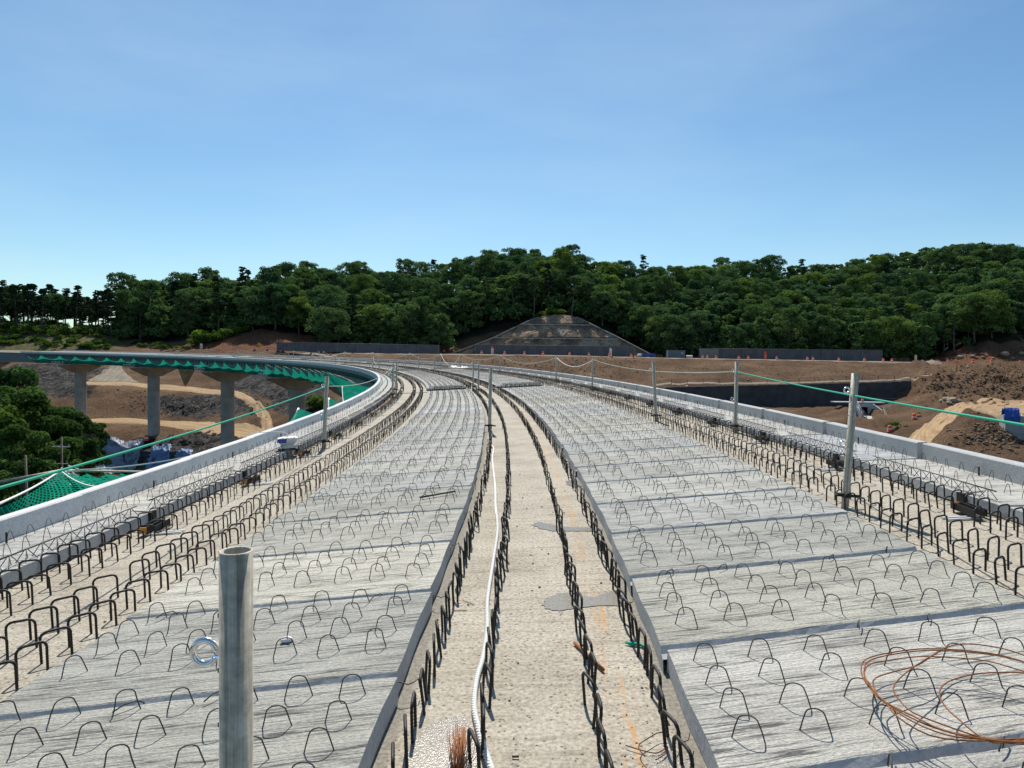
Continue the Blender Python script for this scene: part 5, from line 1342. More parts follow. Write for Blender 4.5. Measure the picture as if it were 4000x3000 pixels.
_g = ramp(n, [(.3, .45), (.7, 1.5)]); l.new(_f.outputs['Fac'], _g.inputs[0])
_c = mixc(n, l, 1.0, _r.outputs[0], _g.outputs[0], 'MULTIPLY'); l.new(_c, b.inputs['Base Color'])
_b = nd(n, 'ShaderNodeBump', Strength=.8, Distance=.4); l.new(_f.outputs['Fac'], _b.inputs['Height']); l.new(_b.outputs[0], b.inputs['Normal'])
M_CUT = m
cut_slope()

# ---- traffic drums
def drum():
    t = empty('traffic_drum')
    mb = MB(); mb.lathe([(0.001, 0), (.36, 0), (.36, .07), (.30, .10), (.30, .34), (.28, .36)], 14); mb.lathe([(.28, .58), (.27, .60), (.26, .86), (.20, .92), (.001, .94)], 14); mb.obj('body', M_DRUMO, t)
    mb = MB(); mb.lathe([(.283, .36), (.273, .58)], 14); mb.obj('band', M_DRUMW, t)
    return t
D0 = drum(); first = [True]
def copy_thing(src):
    c = src.copy(); COL.objects.link(c)
    for ch in src.children:
        d = ch.copy(); COL.objects.link(d); d.parent = c
    return c
def put_drum(p, label, grp, sc=1.25, tilt=0.0):
    t = D0 if first[0] else copy_thing(D0); first[0] = False
    t.location = p; t.scale = (sc, sc, sc); t.rotation_euler = (tilt, 0, rng.uniform(0, 6)); tag(t, label, 'traffic drum', grp)
for (u, v) in ((996, 1376), (1045, 1376), (1105, 1378), (1215, 1379), (1292, 1380), (1377, 1382), (1463, 1384), (1533, 1385), (1602, 1386), (1687, 1387), (1881, 1387), (1971, 1388), (2048, 1389), (2121, 1390), (2225, 1391), (2300, 1392), (2380, 1393), (2466, 1394)):
    p = at(u, v, 222); p.z = gz(p.x, p.y); put_drum(p, 'orange traffic drum on the bench before the left or middle screen fence', 'drums before the left and middle fences')
for (u, v) in ((2745, 1399), (2763, 1402), (2797, 1401), (2886, 1404), (2923, 1402), (3034, 1404), (3154, 1410), (3176, 1407), (3277, 1409), (3377, 1410), (3450, 1412), (3484, 1413), (3640, 1416), (3703, 1416), (3800, 1416), (3873, 1417), (3986, 1412)):
    p = at(u, v, 222 if v > 1403 else 230); p.z = gz(p.x, p.y); put_drum(p, 'orange traffic drum on the bench from the draped fence to the red mound', 'drums from the draped fence to the red mound')
p = ghit(3570, 1640); put_drum(p, 'orange traffic drum on the road bank beside a small pale stone', None, 1.15)
p = ghit(3475, 1688); put_drum(p, 'orange traffic drum beside the small green bush near the right wall', None, 1.15)
put_drum(ghit(572, 1722), 'orange drum tucked against the foot of the tall pier above the sheeting', None)
put_drum(ghit(2680, 1511), 'orange and white drum tipped over at the left end of the timber rail', None, 1.0, 1.3)

# ---- feather flags
def flag(u, vt, vb, y, mat, mat2, label, lean=0.0):
    b_ = at(u, vb, y); b_.z = gz(b_.x, b_.y); h = at(u, vt, y).z - b_.z
    t = empty('feather_flag', b_); tag(t, label, 'feather flag')
    pole = [Vector((-.42, 0, h * i / 10)) for i in range(9)] + [Vector((-.36, 0, h * .93)), Vector((-.1, 0, h * .995)), Vector((.3, 0, h * .96))]
    mb = MB(); mb.tube(pole, .035, 5); mb.obj('pole', M_SCREENP, t)
    def cloth(z0, z1, m_, nm):
        mb = MB(); P = []
        for i in range(9):
            z = z0 + (z1 - z0) * i / 8; f = z / h; wd = .80 if f < .85 else .80 * max(.15, 1 - ((f - .85) / .17) ** 2)
            P.append([Vector((-.40 + wd * j / 5, .03 + .05 * sin(j * 1.4 + z), h * f)) for j in range(6)])
        mb.grid(P); return mb.obj(nm, m_, t)
    ct = cloth(h * .12, h * .74, mat, 'cloth'); cloth(h * .74, h * .985, mat2, 'cloth_top')
    mb = MB()
    for k in range(3):
        mb.box((.0, -.04, h * (.26 + .15 * k)), (.42, .02, h * .055)); mb.box((.0, -.04, h * (.32 + .15 * k)), (.06, .02, h * .05))
    mb.obj('marks', M_FLAGR if mat is not M_FLAGR else M_YELL, ct)
flag(786, 1341, 1372, 226, M_FLAGW, M_FLAGW, 'white feather flag on the left beneath the red bank')
flag(1013, 1340, 1374, 226, M_YELL, M_YELL, 'yellow feather flag standing left of the screen fences')
flag(1923, 1352, 1386, 228, M_FLAGW, M_FLAGR, 'thin red and white feather flag in front of the fence under the cut slope')
flag(2385, 1359, 1391, 228, M_FLAGW, M_FLAGW, 'pale feather flag with red marks near the right end of the middle fence')
flag(2990, 1373, 1406, 228, M_FLAGR, M_FLAGR, 'red orange feather flag with yellow marks before the draped fence')
flag(3577, 1385, 1418, 226, M_FLAGW, M_YELL, 'white feather flag with a yellow top beside the timber stack')

# ---- container, tank trailer, tyre and stacks on the bench
def on_bench(u, y=236):
    p = at(u, 1400, y); p.z = gz(p.x, p.y); return p
p = on_bench(2638, 238); t = empty('site_container', p); tag(t, 'blue grey site container with a pale notice on its door', 'container')
mb = MB(); mb.box((0, 0, 1.38), (5.9, 2.4, 2.45)); mb.box((0, 0, .12), (6.05, 2.5, .2)); mb.box((0, 0, 2.64), (6.05, 2.5, .12))
for x in np.linspace(-2.7, .9, 15): mb.box((x, -1.215, 1.38), (.10, .03, 2.2))
mb.obj('body', M_CONT, t)
mb = MB(); mb.box((1.9, -1.225, 1.3), (1.3, .05, 2.1)); dr_ = mb.obj('door', plain("container_door", (.10, .15, .19), .5), t)
mb = MB(); mb.box((1.9, -1.265, 1.75), (.62, .02, .26)); mb.obj('notice', M_FLAGW, dr_)
mb = MB(); mb.box((-2.9, -1.23, 1.38), (.16, .06, 2.5)); mb.obj('corner_post', M_ALU, t)
p = on_bench(2525, 236); t = empty('generator_trailer', p); tag(t, 'low trailer with a pale tank and a blue cover left of the container', 'trailer')
mb = MB(); mb.box((.6, 0, .85), (4.3, 1.8, 1.0)); mb.box((.6, 0, 1.38), (4.5, 1.9, .08)); mb.obj('cover', M_TARPB, t)
mb = MB(); mb.lathe([(.001, -2.9), (.5, -2.9), (.55, -2.7), (.55, -1.5), (.001, -1.45)], 14, 0, Matrix.Translation((0, 0, .75)) @ Matrix.Rotation(pi / 2, 4, 'Y')); mb.obj('tank', M_FLAGW, t)
mb = MB(); mb.box((-.3, 0, .32), (6.0, 1.4, .12)); cs_ = mb.obj('chassis', M_STEELD, t)
for x in (-.8, 1.4):
    mb = MB(); mb.lathe([(.001, -.1), (.32, -.1), (.32, .1), (.001, .1)], 14, 0, Matrix.Translation((x, -.8, .32)) @ Matrix.Rotation(pi / 2, 4, 'X')); mb.obj('wheel', M_TIRE, cs_)
def pallets(u, y, n, w, label):
    p = on_bench(u, y); t = empty('timber_stack', p); tag(t, label, 'timber stack')
    for k in range(n):
        mb = MB(); 
        for i in range(6): mb.box((rng.uniform(-.15, .15), -.5 + i * .2, .14 + k * .26), (w, .15, .05))
        for x in (-w * .4, 0, w * .4): mb.box((x, 0, .06 + k * .26), (.12, 1.2, .11))
        mb.obj('layer', M_WOOD, t)
pallets(2572, 236, 4, 2.6, 'low stack of pallets between the blue trailer and the container'); pallets(3520, 234, 5, 5.2, 'long timber stack right of the draped screen fence')
p = on_bench(2693, 236); t = empty('drum_roller', p); tag(t, 'pale rounded tank lying on black blocks right of the container', 'tank')
mb = MB(); mb.lathe([(.001, -1.0), (.42, -1.0), (.5, -.85), (.5, .85), (.42, 1.0), (.001, 1.0)], 14, 0, Matrix.Translation((0, 0, .62)) @ Matrix.Rotation(pi / 2, 4, 'Y')); mb.obj('shell', M_FLAGW, t)
mb = MB(); mb.box((-.6, 0, .12), (.5, 1.0, .24)); mb.box((.6, 0, .12), (.5, 1.0, .24)); mb.obj('block', M_TIRE, t)
for (u, r, lb) in ((3603, 1.6, 'small grey heap of chippings right of the yellow topped flag'), (3660, 1.2, 'low brown heap beside the last bench drums')):
    p = on_bench(u, 232); mb = MB(); mb.grid([[Vector((p.x + r * f * cos(a), p.y + r * f * sin(a), p.z - .1 + 1.1 * r * .6 * (1 - f) + .1 * noise.noise(Vector((f * 5, a * 2, u))))) for a in np.linspace(0, 2 * pi, 17)] for f in (0, .25, .5, .75, 1)]); tag(mb.obj('gravel_heap', M_STONE), lb, 'heap')

# ---- dark retaining wall and its timber rail
t = empty('retaining_wall', at(3000, 1590, 172)); o0 = t.location.copy(); tag(t, 'long dark block retaining wall below the timber rail', 'retaining wall')
mb = MB(); us = np.linspace(2560, 3560, 26); P = []
for j in range(3):
    row = []
    for u in us:
        vt = np.interp(u, [2560, 2640, 2900, 3200, 3450, 3560], [1516, 1513, 1507, 1500, 1494.5, 1488]); vb = np.interp(u, [2560, 2900, 3200, 3450, 3560], [1600, 1598, 1597, 1592, 1580])
        row.append(at(u, vb + (vt - vb) * j / 2, 172.2 + .25 * j) - o0)
    P.append(row)
mb.grid(P, 0, None, False); mb.grid([P[-1], [p + Vector((0, 1.2, 0)) for p in P[-1]]], 0, None, False)
wf_ = mb.obj('wall_face', M_WALL, t)
mb = MB()
for i in range(len(us) - 1):
    a, b_ = P[-1][i], P[-1][i + 1]
    mb.box(tuple((a + b_) / 2 + Vector((0, .1, .05))), ((b_ - a).length * .97, .5, .16))
mb.obj('coping', M_DRAIN, wf_)
t = empty('timber_rail', at(2560, 1500, 178)); o0 = t.location.copy(); tag(t, 'thin timber post and rail fence above the dark retaining wall', 'rail fence')
pts = []
for u in np.linspace(2560, 3555, 17):
    p = at(u, 1500, 177.5); p.z = gz(p.x, p.y); pts.append(p - o0)
for p in pts:
    mb = MB(); mb.tube([p - Vector((0, 0, .2)), p + Vector((0, 0, 1.15))], .06, 5); mb.obj('post', M_RUSTD, t)
for h in (.55, 1.08):
    mb = MB(); mb.tube([p + Vector((0, -.04, h)) for p in pts], .035, 4); mb.obj('rail', M_WOOD, t)

# ---- culvert with wing walls
c = at(3371, 1622, 149); t = empty('culvert', c); tag(t, 'small concrete box culvert with sloping wing walls and handrails', 'culvert')
mb = MB(); w, h = 1.95, 1.75
# head wall with the opening left out
zb, zt = -.1, 2.6
mb.box((-(w / 2 + .45), 0, (zb + zt) / 2 - .1), (.90, .4, zt - zb)); mb.box(((w / 2 + .45), 0, (zb + zt) / 2 - .1), (.90, .4, zt - zb)); mb.box((0, 0, h + .37), (w, .4, .75))
mb.obj('head_wall', M_EDGE, t)
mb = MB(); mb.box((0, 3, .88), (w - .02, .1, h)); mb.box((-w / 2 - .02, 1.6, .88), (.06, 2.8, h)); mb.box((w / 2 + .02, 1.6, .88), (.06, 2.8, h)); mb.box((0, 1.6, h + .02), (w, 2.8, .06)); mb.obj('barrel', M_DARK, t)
for sg in (-1, 1):
    mb = MB(); a = Vector((sg * (w / 2 + .75), -.2, 0)); b_ = Vector((sg * (w / 2 + (.9 if sg < 0 else 1.9)), -3.8, 0)); q = Vector((sg * .3, 0, 0))
    for (p0, p1) in ((a, b_),):
        V = [p0 - Vector((0, 0, 1.5)), p1 - Vector((0, 0, 1.5)), p1 + Vector((0, 0, .7)), p0 + Vector((0, 0, 2.5))]; W = [v + q for v in V]
        mb.face(V); mb.face(W[::-1]); mb.face([V[3], V[2], W[2], W[3]]); mb.face([V[1], W[1], W[2], V[2]]); mb.face([V[0], V[3], W[3], W[0]])
    mb.obj('wing_wall', M_EDGE, t)
mb = MB(); mb.face([(-1.2, -.2, .05), (1.3, -.2, .05), (2.6, -4, .02), (-1.6, -4, .02)]); mb.face([(-1.6, -4, .02), (2.6, -4, .02), (-.6, -12, -1.4), (-2.9, -12, -1.4)]); mb.obj('apron', M_EDGE, t)
mb = MB(); mb.box((-.6, 1.2, 2.66), (10.5, 2.4, .22)); mb.obj('deck_slab', M_EDGE, t)
for pts in (((-1.7, 0, 2.8), (-2.4, -3.6, 1.0), (-3.2, -8, -.3)), ((4.6, -3, 1.9), (2.0, -4.2, 1.0), (.2, -9.5, -.6), (-.6, -12, -1.2))):
    mb = MB()
    for h_ in (.45, .9): mb.tube([Vector(p) + Vector((0, 0, h_)) for p in pts], .05, 5)
    for p in smooth_path([Vector(p) for p in pts], 1.6): mb.tube([p, p + Vector((0, 0, .92))], .05, 5)
    mb.obj('handrail', M_SCREENP, t)
mb = MB()
for h_ in (.4, .8): mb.tube([(-3.0, .3, 2.8 + h_), (9.5, .3, 2.8 + h_)], .03, 4)
mb.obj('top_rail', M_SCREENP, t)
put_drum(c + Vector((0.1, .6, 2.83)), 'orange drum standing on the slab over the culvert mouth', None, .85)

# ---- unfinished concrete pier with a blue tarpaulin
c = ghit(3925, 1668); c = at(3927, 1655, 88)
t = empty('pier_block', c); tag(t, 'unfinished shuttered concrete pier at the right edge', 'pier block')
rz = Matrix.Rotation(radians(-24), 4, 'Z')
mb = MB(); mb.box((1.7, 1.7, -2.2), (3.4, 3.4, 6.4), 0, rz); mb.obj('shaft', M_BLOCK, t)
mb = MB(); mb.box((2.05, 1.75, -5.5), (3.9, 4.2, 3.0), 0, rz); mb.obj('footing', M_BLOCK, t)
mb = MB()
for i in range(5):
    for j in range(2): mb.tube([rz @ Vector((.9 + i * .35, .3 + j * .5, .9)), rz @ Vector((.9 + i * .35, .3 + j * .5, 1.35))], .03, 5)
mb.obj('starter_bar', M_REBAR, t)
mb = MB(); P = []
for i in range(17):
    a = i / 16
    row = []
    for j in range(11):
        b_ = j / 10; x = -.2 + 1.65 * a; 
        if b_ < .45: zz, yy = 1.0 - .0 + .9 * (b_ / .45) * 0 - (.45 - b_) / .45 * .75 * (1 + .25 * sin(a * 9)), -.28 + .08 * sin(a * 14 + b_ * 9)
        else: zz, yy = 1.05 + .95 * sin((b_ - .45) / .55 * pi), -.2 + 1.6 * (b_ - .45) / .55
        row.append(rz @ Vector((x + .12 * noise.noise(Vector((a * 4, b_ * 5, 1))), yy, zz + .12 * noise.noise(Vector((a * 6, b_ * 6, 4))))))
    P.append(row)
mb.grid(P, 0, None, False); o = mb.obj('tarpaulin', M_TARPB, None, Matrix.Translation(c)); tag(o, 'crumpled blue tarpaulin draped over the top of the unfinished pier', 'tarpaulin')
# boulders
BL = []
for i in range(4):
    me = rock_mesh(i + 70, (1, .8, .62), 2, .35); me.materials.append(M_STONEB); BL.append(me)
def boulder(u, v, sc, label, grp=None, i=0):
    p = ghit(u, v); o = link('boulder', BL[i % 4]); o.location = p + Vector((0, 0, sc * .18)); o.scale = (sc, sc, sc); o.rotation_euler = (0, 0, rng.uniform(0, 6)); tag(o, label, 'boulder', grp)
for i, (u, v, sc) in enumerate(((3680, 1572, 1.5), (3700, 1566, 1.9), (3722, 1572, 2.2), (3745, 1574, 1.6), (3708, 1578, 1.2))): boulder(u, v, sc, 'boulder in the small cluster at the head of the tan road', 'boulders at the head of the tan road', i)
for i, (u, v, sc) in enumerate(((3750, 1402, 2.6), (3800, 1394, 1.7), (3840, 1398, 1.5), (3925, 1390, 3.2), (3990, 1384, 2.0), (3880, 1402, 1.3), (3955, 1402, 1.2))): boulder(u, v, sc, 'pale boulder at the foot of the red mound on the bench', 'boulders at the foot of the red mound', i)
for i, (u, v, sc) in enumerate(((3781, 1431, 1.1), (3782, 1437, 1.0))): boulder(u, v, sc, 'small cream sack like stone on the slope below the red mound', 'cream stones on the slope', 1)
boulder(3590, 1628, .9, 'single pale stone beside the drum on the road bank', None, 0)
boulder(2922, 1486, .8, 'single pale stone lying just above the timber rail', None, 0)

# ================================================================== TREES AND SHRUBS
def leaf_mesh(clumps, nleaf, lsize, seed, mat, flat=.0, up=.35, fill=.55):
    """foliage as many small leaf faces gathered in clumps (centre, radius)"""
    g = np.random.default_rng(seed); VV = []; CC = []
    tot = sum(r * r for _, r in clumps)
    for (c, r) in clumps:
        n = max(8, int(nleaf * r * r / tot))
        d = g.normal(size=(n, 3)); d /= np.linalg.norm(d, axis=1)[:, None]
        d[:, 2] = np.where(d[:, 2] < -.35, -d[:, 2] * .6, d[:, 2])
        rad = r * (fill + (1 - fill) * g.random(n) ** .5)
        p = np.array(c) + d * rad[:, None] * np.array([1, 1, 1 - flat])
        nr = d + g.normal(size=(n, 3)) * .55 + np.array([0, 0, up]); nr /= np.linalg.norm(nr, axis=1)[:, None]
        a = np.cross(nr, g.normal(size=(n, 3))); a /= np.linalg.norm(a, axis=1)[:, None] + 1e-9
        b_ = np.cross(nr, a); sz = lsize * (.55 + .9 * g.random(n))[:, None]
        q = np.stack([p - a * sz * .5 - b_ * sz * .15, p + b_ * sz * .36 - a * sz * .05, p + a * sz * .62, p - b_ * sz * .42], 1)
        VV.append(q); CC.append(np.repeat(np.clip(g.normal(.45, .16) + g.normal(0, .22, n), 0, 1), 4))
    V = np.concatenate(VV).reshape(-1, 3); cval = np.concatenate(CC); nf = len(V) // 4
    me = bpy.data.meshes.new('crown'); me.vertices.add(len(V)); me.vertices.foreach_set('co', V.astype(np.float32).ravel())
    me.loops.add(nf * 4); me.loops.foreach_set('vertex_index', np.arange(nf * 4, dtype=np.int32)); me.polygons.add(nf); me.polygons.foreach_set('loop_start', np.arange(0, nf * 4, 4, dtype=np.int32)); me.update(calc_edges=True)
    at_ = me.attributes.new('clump', 'FLOAT', 'POINT'); at_.data.foreach_set('value', cval.astype(np.float32)); me.materials.append(mat)
    return me

def broad_tree(seed, h, w, nleaf, lsize, mat, lobes=17, low=.32):
    g = random.Random(seed); cl = []; tr = MB()
    lean = Vector((g.gauss(0, .05), g.gauss(0, .05), 1)) * h
    trunk = [Vector((0, 0, -1.0)), Vector((lean.x * .25, lean.y * .25, h * .25)) + Vector((g.gauss(0, .15), g.gauss(0, .15), 0)), Vector((lean.x * .5, lean.y * .5, h * .52)), Vector((lean.x * .8, lean.y * .8, h * .80))]
    tr.tube(smooth_path(trunk, h * .06), [max(.03, .017 * h * (1 - i * .055)) for i in range(len(smooth_path(trunk, h * .06)))], 6)
    for k in range(lobes):
        f = (k + .5) / lobes; z = h * (low + (1 - low) * (f ** .72) * .90); a = k * 2.4 + g.gauss(0, .4)
        prof = max(.25, 1 - ((f - .42) / .66) ** 2) ** .5
        rad = w * .5 * prof * (g.random() ** .5 * .82 + .06); r = w * g.uniform(.10, .17) * (1.1 - .15 * f)
        c = Vector((rad * cos(a) + lean.x * z / h * .8, rad * sin(a) + lean.y * z / h * .8, z)); cl.append((tuple(c), r))
        if k % 2 == 0:
            zz = z - h * .12; tr.tube([Vector((lean.x * zz / h, lean.y * zz / h, zz)), c.lerp(Vector((0, 0, zz)), .4) + Vector((0, 0, .1 * h * .3)), c], [.006 * h, .004 * h, .002 * h], 4, caps=False)
    for q in range(4): cl.append(((lean.x * .8 + g.gauss(0, w * .13), lean.y * .8 + g.gauss(0, w * .13), h * g.uniform(.84, .92)), w * .13))
    return leaf_mesh(cl, nleaf, lsize, seed, mat, .25), tr.mesh('trunk', M_BARK)
def pine_tree(seed, h, w, nleaf, lsize):
    g = random.Random(seed); cl = []; tr = MB()
    bx, by = g.gauss(0, .03) * h, g.gauss(0, .03) * h
    tr.tube([Vector((0, 0, -1)), Vector((bx * .4, by * .4, h * .4)), Vector((bx, by, h * .97))], [.017 * h, .012 * h, .004 * h], 6)
    z = h * g.uniform(.34, .42)
    while z < h * .98:
        f = (z / h - .36) / .64; rad = w * .5 * (1.0 - .62 * max(0, f) ** 1.6) * g.uniform(.6, 1.15)
        nb = g.randint(4, 6); a0 = g.uniform(0, 6.3)
        for k in range(nb):
            a = a0 + 2 * pi * k / nb + g.gauss(0, .3); rr = rad * g.uniform(.5, 1)
            c = Vector((bx * z / h + rr * .72 * cos(a), by * z / h + rr * .72 * sin(a), z + rr * .10 + g.gauss(0, .035 * h))); cl.append((tuple(c), max(.6, rr * g.uniform(.38, .6))))
            tr.tube([Vector((bx * z / h, by * z / h, z - .15)), c], [.004 * h, .002 * h], 4, caps=False)
        z += h * g.uniform(.07, .12)
    cl.append(((bx, by, h * .97), .9)); cl.append(((bx + .3, by - .2, h * .92), 1.0))
    return leaf_mesh(cl, nleaf, lsize, seed, M_PINE, .42, .4, .25), tr.mesh('trunk', M_BARK)
BROAD = [broad_tree(100 + i, 13.5 + (i % 4) * 1.3, 11.2 + (i % 3) * 1.2, 8500, .40, M_LEAF, 40 + i % 7, .12 + .05 * (i % 3)) for i in range(9)]
SLIM = [broad_tree(150 + i, 15.5 + i, 6.0, 2300, .48, M_LEAF, 15, .46) for i in range(3)]
PINES = [pine_tree(200 + i, 12.8 + i * .6, 5.8 - .3 * (i % 3), 3600, .36) for i in range(6)]
def tree(kind, mesh, p, sc, label, grp, rot=None):
    t = empty(kind, p); t.rotation_euler = (0, 0, rng.uniform(0, 6.28) if rot is None else rot); t.scale = (sc * rng.uniform(.93, 1.07), sc * rng.uniform(.93, 1.07), sc)
    link('crown', mesh[0], t); link('trunk', mesh[1], t); tag(t, label, 'tree', grp); return t
def u_of(x, y): return 2000 + FPX * x / y
placed = []
def free(x, y, d):
    for (a, b_) in placed:
        if (a - x) ** 2 + (b_ - y) ** 2 < d * d: return False
    return True
def zone_of(u): return 'left' if u < 1300 else ('centre' if u < 2600 else 'right')
cand = []
for i in range(9000):
    u = rng.uniform(-160, 4160); i0 = max(0, np.searchsorted(ku, u) - 1); i0 = min(i0, len(ku) - 2); tt_ = (u - ku[i0]) / (ku[i0 + 1] - ku[i0])
    yf = KY[i0][9] * (1 - tt_) + KY[i0 + 1][9] * tt_; yr = KY[i0][10] * (1 - tt_) + KY[i0 + 1][10] * tt_; yb = KY[i0][8] * (1 - tt_) + KY[i0 + 1][8] * tt_
    front = yb + 5 if (1270 < u < 1740 or 2560 < u < 3620) else yf + 1.5
    if u < 430: front, yr = yf + 4, yf + 34
    y = front + (yr + 10 - front) * rng.random() ** 1.15
    cand.append((u, y))
cand.sort(key=lambda c: c[1])
count = 0; backs = []
for (u, y) in cand:
    d = ray(u, 1402); x = d.x / d.y * y
    sp = 6.3 if y < 285 else 7.6
    if u < 430: sp = 4.6
    if not free(x, y, sp): continue
    placed.append((x, y)); backs.append((u, x, y))
rng.shuffle(backs); backs.sort(key=lambda c: c[2] > 345)
rest = []
for (u, x, y) in backs:
    z = gz(x, y)
    if count >= 470: rest.append((u, x, y, z)); continue
    piney = (u < 470 and rng.random() < .93) or (u < 1000 and rng.random() < .40) or rng.random() < .05
    if piney: tree('pine_tree', PINES[rng.randrange(6)], (x, y, z), rng.uniform(.78, 1.12) * (1.0 if u < 450 else 1.15), 'dark pine in the thin row on the left skyline' if u < 470 else 'dark pine standing among the broadleaf trees of the wood', 'pines on the left skyline' if u < 470 else 'pines within the wood')
    elif y < 280 and rng.random() < .35: tree('slender_tree', SLIM[rng.randrange(3)], (x, y, z), rng.uniform(.85, 1.1), 'slender tree with a bare pale trunk at the front edge of the wood', 'slender trees along the front of the wood')
    else:
        zn = zone_of(u)
        tree('broadleaf_tree', BROAD[rng.randrange(9)], (x, y, z), rng.uniform(.80, 1.10) * (1.12 if 480 < u < 1300 else 1.06), {'left': 'broadleaf tree in the dark wood above the red bank', 'centre': 'broadleaf tree on the wooded knoll around the terraced cut slope', 'right': 'broadleaf tree on the wooded hillside above the draped fence'}[zn], {'left': 'broadleaf trees of the left wood', 'centre': 'broadleaf trees of the central knoll', 'right': 'broadleaf trees of the right hillside'}[zn])
    count += 1
print('trees', count, 'rest', len(rest))
# the remaining trees deeper in the wood and the undergrowth, as one mass
VV = []; LL = []
def merge_leaf(me, M):
    n = len(me.vertices); a = np.empty(n * 3, np.float32); me.vertices.foreach_get('co', a); a = a.reshape(-1, 3); q = np.empty(n, np.float32); me.attributes['clump'].data.foreach_get('value', q)
    Mn = np.array(M); VV.append(a @ Mn[:3, :3].T + Mn[:3, 3]); LL.append(q)
LOW = [broad_tree(300 + i, 13.5, 9.2, 1500, .75, M_LEAF, 16)[0] for i in range(3)]
SHR = [leaf_mesh([((rng.gauss(0, .9), rng.gauss(0, .9), rng.uniform(.5, 2.2)), rng.uniform(.7, 1.2)) for _ in range(7)], 260, .5, 400 + i, M_LEAF) for i in range(3)]
for (u, x, y, z) in rest: merge_leaf(LOW[rng.randrange(3)], Matrix.Translation((x, y, z)) @ Matrix.Rotation(rng.uniform(0, 6), 4, 'Z') @ Matrix.Scale(rng.uniform(.85, 1.1), 4))
for k in range(1500):
    u, y = cand[rng.randrange(len(cand))]
    if y > 300: continue
    if u < 480 and rng.random() < .75: continue
    d = ray(u, 1402); x = d.x / d.y * y + rng.gauss(0, 2); merge_leaf(SHR[rng.randrange(3)], Matrix.Translation((x, y + rng.gauss(0, 2), gz(x, y))) @ Matrix.Rotation(rng.uniform(0, 6), 4, 'Z') @ Matrix.Scale(rng.uniform(.5, 1.0) if u < 480 else rng.uniform(.8, 2.3), 4))
V = np.concatenate(VV); q = np.concatenate(LL); nf = len(V) // 4
me = bpy.data.meshes.new('undergrowth'); me.vertices.add(len(V)); me.vertices.foreach_set('co', V.astype(np.float32).ravel())
me.loops.add(nf * 4); me.loops.foreach_set('vertex_index', np.arange(nf * 4, dtype=np.int32)); me.polygons.add(nf); me.polygons.foreach_set('loop_start', np.arange(0, nf * 4, 4, dtype=np.int32)); me.update(calc_edges=True)
a_ = me.attributes.new('clump', 'FLOAT', 'POINT'); a_.data.foreach_set('value', q); me.materials.append(M_LEAF)
tag(link('undergrowth', me), 'undergrowth and deeper foliage filling the wood behind its front trees', 'undergrowth', None, 'stuff')

# shrubs on the bare hill, the banks and the slopes
BUSH = [leaf_mesh([((rng.gauss(0, .7), rng.gauss(0, .7), rng.uniform(.2, 1.3)), rng.uniform(.45, .85)) for _ in range(8)], 700, .28, 500 + i, M_BUSH) for i in range(4)]
def shrub(u, v, sc, label, grp, p=None):
    p = ghit(u, v) if p is None else p; o = link('shrub', BUSH[rng.randrange(4)]); o.location = p; o.scale = (sc * rng.uniform(.9, 1.4), sc, sc * rng.uniform(.6, .95)); o.rotation_euler = (0, 0, rng.uniform(0, 6)); tag(o, label, 'shrub', grp)
for k in range(95):
    u = rng.uniform(-20, 430); v = 1287 + 70 * rng.random() ** 1.2 + 22 * (u / 430) ** 4
    shrub(u, v, rng.uniform(.5, 1.5) * (1.2 if v < 1305 else .8), 'light green shrub on the bare scrubby hill at the left', 'shrubs of the scrubby hill')
for (u, v, s_) in ((790, 1338, 2.6), (815, 1342, 2.4), (840, 1330, 2.3), (865, 1325, 2.0), (890, 1315, 2.0), (915, 1310, 1.6), (940, 1300, 1.8), (772, 1350, 1.8)): shrub(u, v, s_, 'bright green bush climbing the left shoulder of the red bank', 'bushes on the shoulder of the red bank')
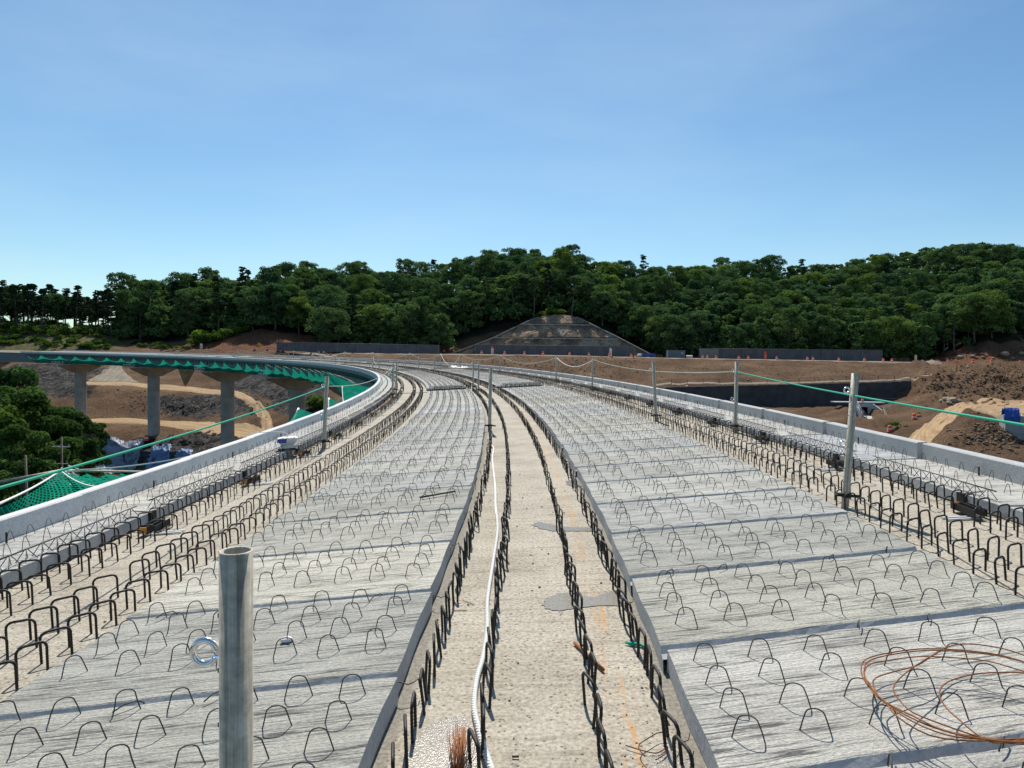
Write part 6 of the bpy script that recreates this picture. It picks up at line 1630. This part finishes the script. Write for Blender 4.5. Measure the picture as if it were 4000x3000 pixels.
for (u, v, s_) in ((620, 1360, 1.3), (650, 1362, 1.2), (690, 1366, 1.0), (560, 1358, 1.2), (730, 1366, .9)): shrub(u, v, s_, 'low weeds beyond the far edge of the bridge', 'weeds beyond the bridge')
for (u, v, s_) in ((1240, 1590, 2.0), (1262, 1600, 1.6), (1215, 1600, 1.4)): shrub(u, v, s_, 'weeds at the foot of the short pier behind the net', 'weeds at the short pier')
shrub(3497, 1672, .55, 'small round green bush on the bank beside the right wall drum', None); shrub(3592, 1618, .28, 'tiny weed beside the pale stone on the road bank', None)
for (u, v, s_) in ((2150, 1232, 2.0), (2185, 1228, 1.6), (2120, 1236, 1.6)): shrub(u, v, s_, 'green bush hanging over the top of the terraced cut slope', 'bushes over the cut slope', at(u, v, 263.5))
for (u, v, s_) in ((3380, 1372, 2.6), (3420, 1366, 3.0), (3545, 1390, 2.6), (3500, 1395, 2.0), (3470, 1380, 2.6)): shrub(u, v, s_, 'leafy bush at the foot of the wood right of the draped fence', 'bushes right of the draped fence', Vector((at(u, v, 256).x, 256, gz(at(u, v, 256).x, 256))))

# the near trees filling the left of the valley
NEAR = [broad_tree(600 + i, 12.5 + i, 8.2, 15000, .27, M_LEAFN, 26, .12) for i in range(4)]
for (u, vtop, y, i, sc, lb) in ((20, 1405, 78, 0, 1.25, 'tallest near tree at the left edge, topmost leaves touching the bridge net'), (110, 1490, 72, 1, 1.15, 'bright topped near tree just right of the tallest one'),
                           (255, 1570, 76, 2, .95, 'near tree reaching farthest right in front of the farthest visible pier'), (60, 1640, 60, 3, .85, 'lower near tree in shade behind the bare pole'),
                           (190, 1690, 66, 0, .9, 'dark near tree behind the crossarmed utility pole'), (300, 1700, 72, 1, .7, 'dark near tree beside the silver sheeting'), (-60, 1560, 66, 2, 1.1, 'near tree cut by the left edge of the view'),
                           (130, 1760, 54, 3, .8, 'lowest dark near tree behind the close net'), (330, 1640, 84, 3, .6, 'small near tree beside the tan road')):
    h = (12.5 + i) * sc; p = at(u, vtop, y) - Vector((0, 0, h)); tree('near_tree', NEAR[i], p, sc, lb, None, None)
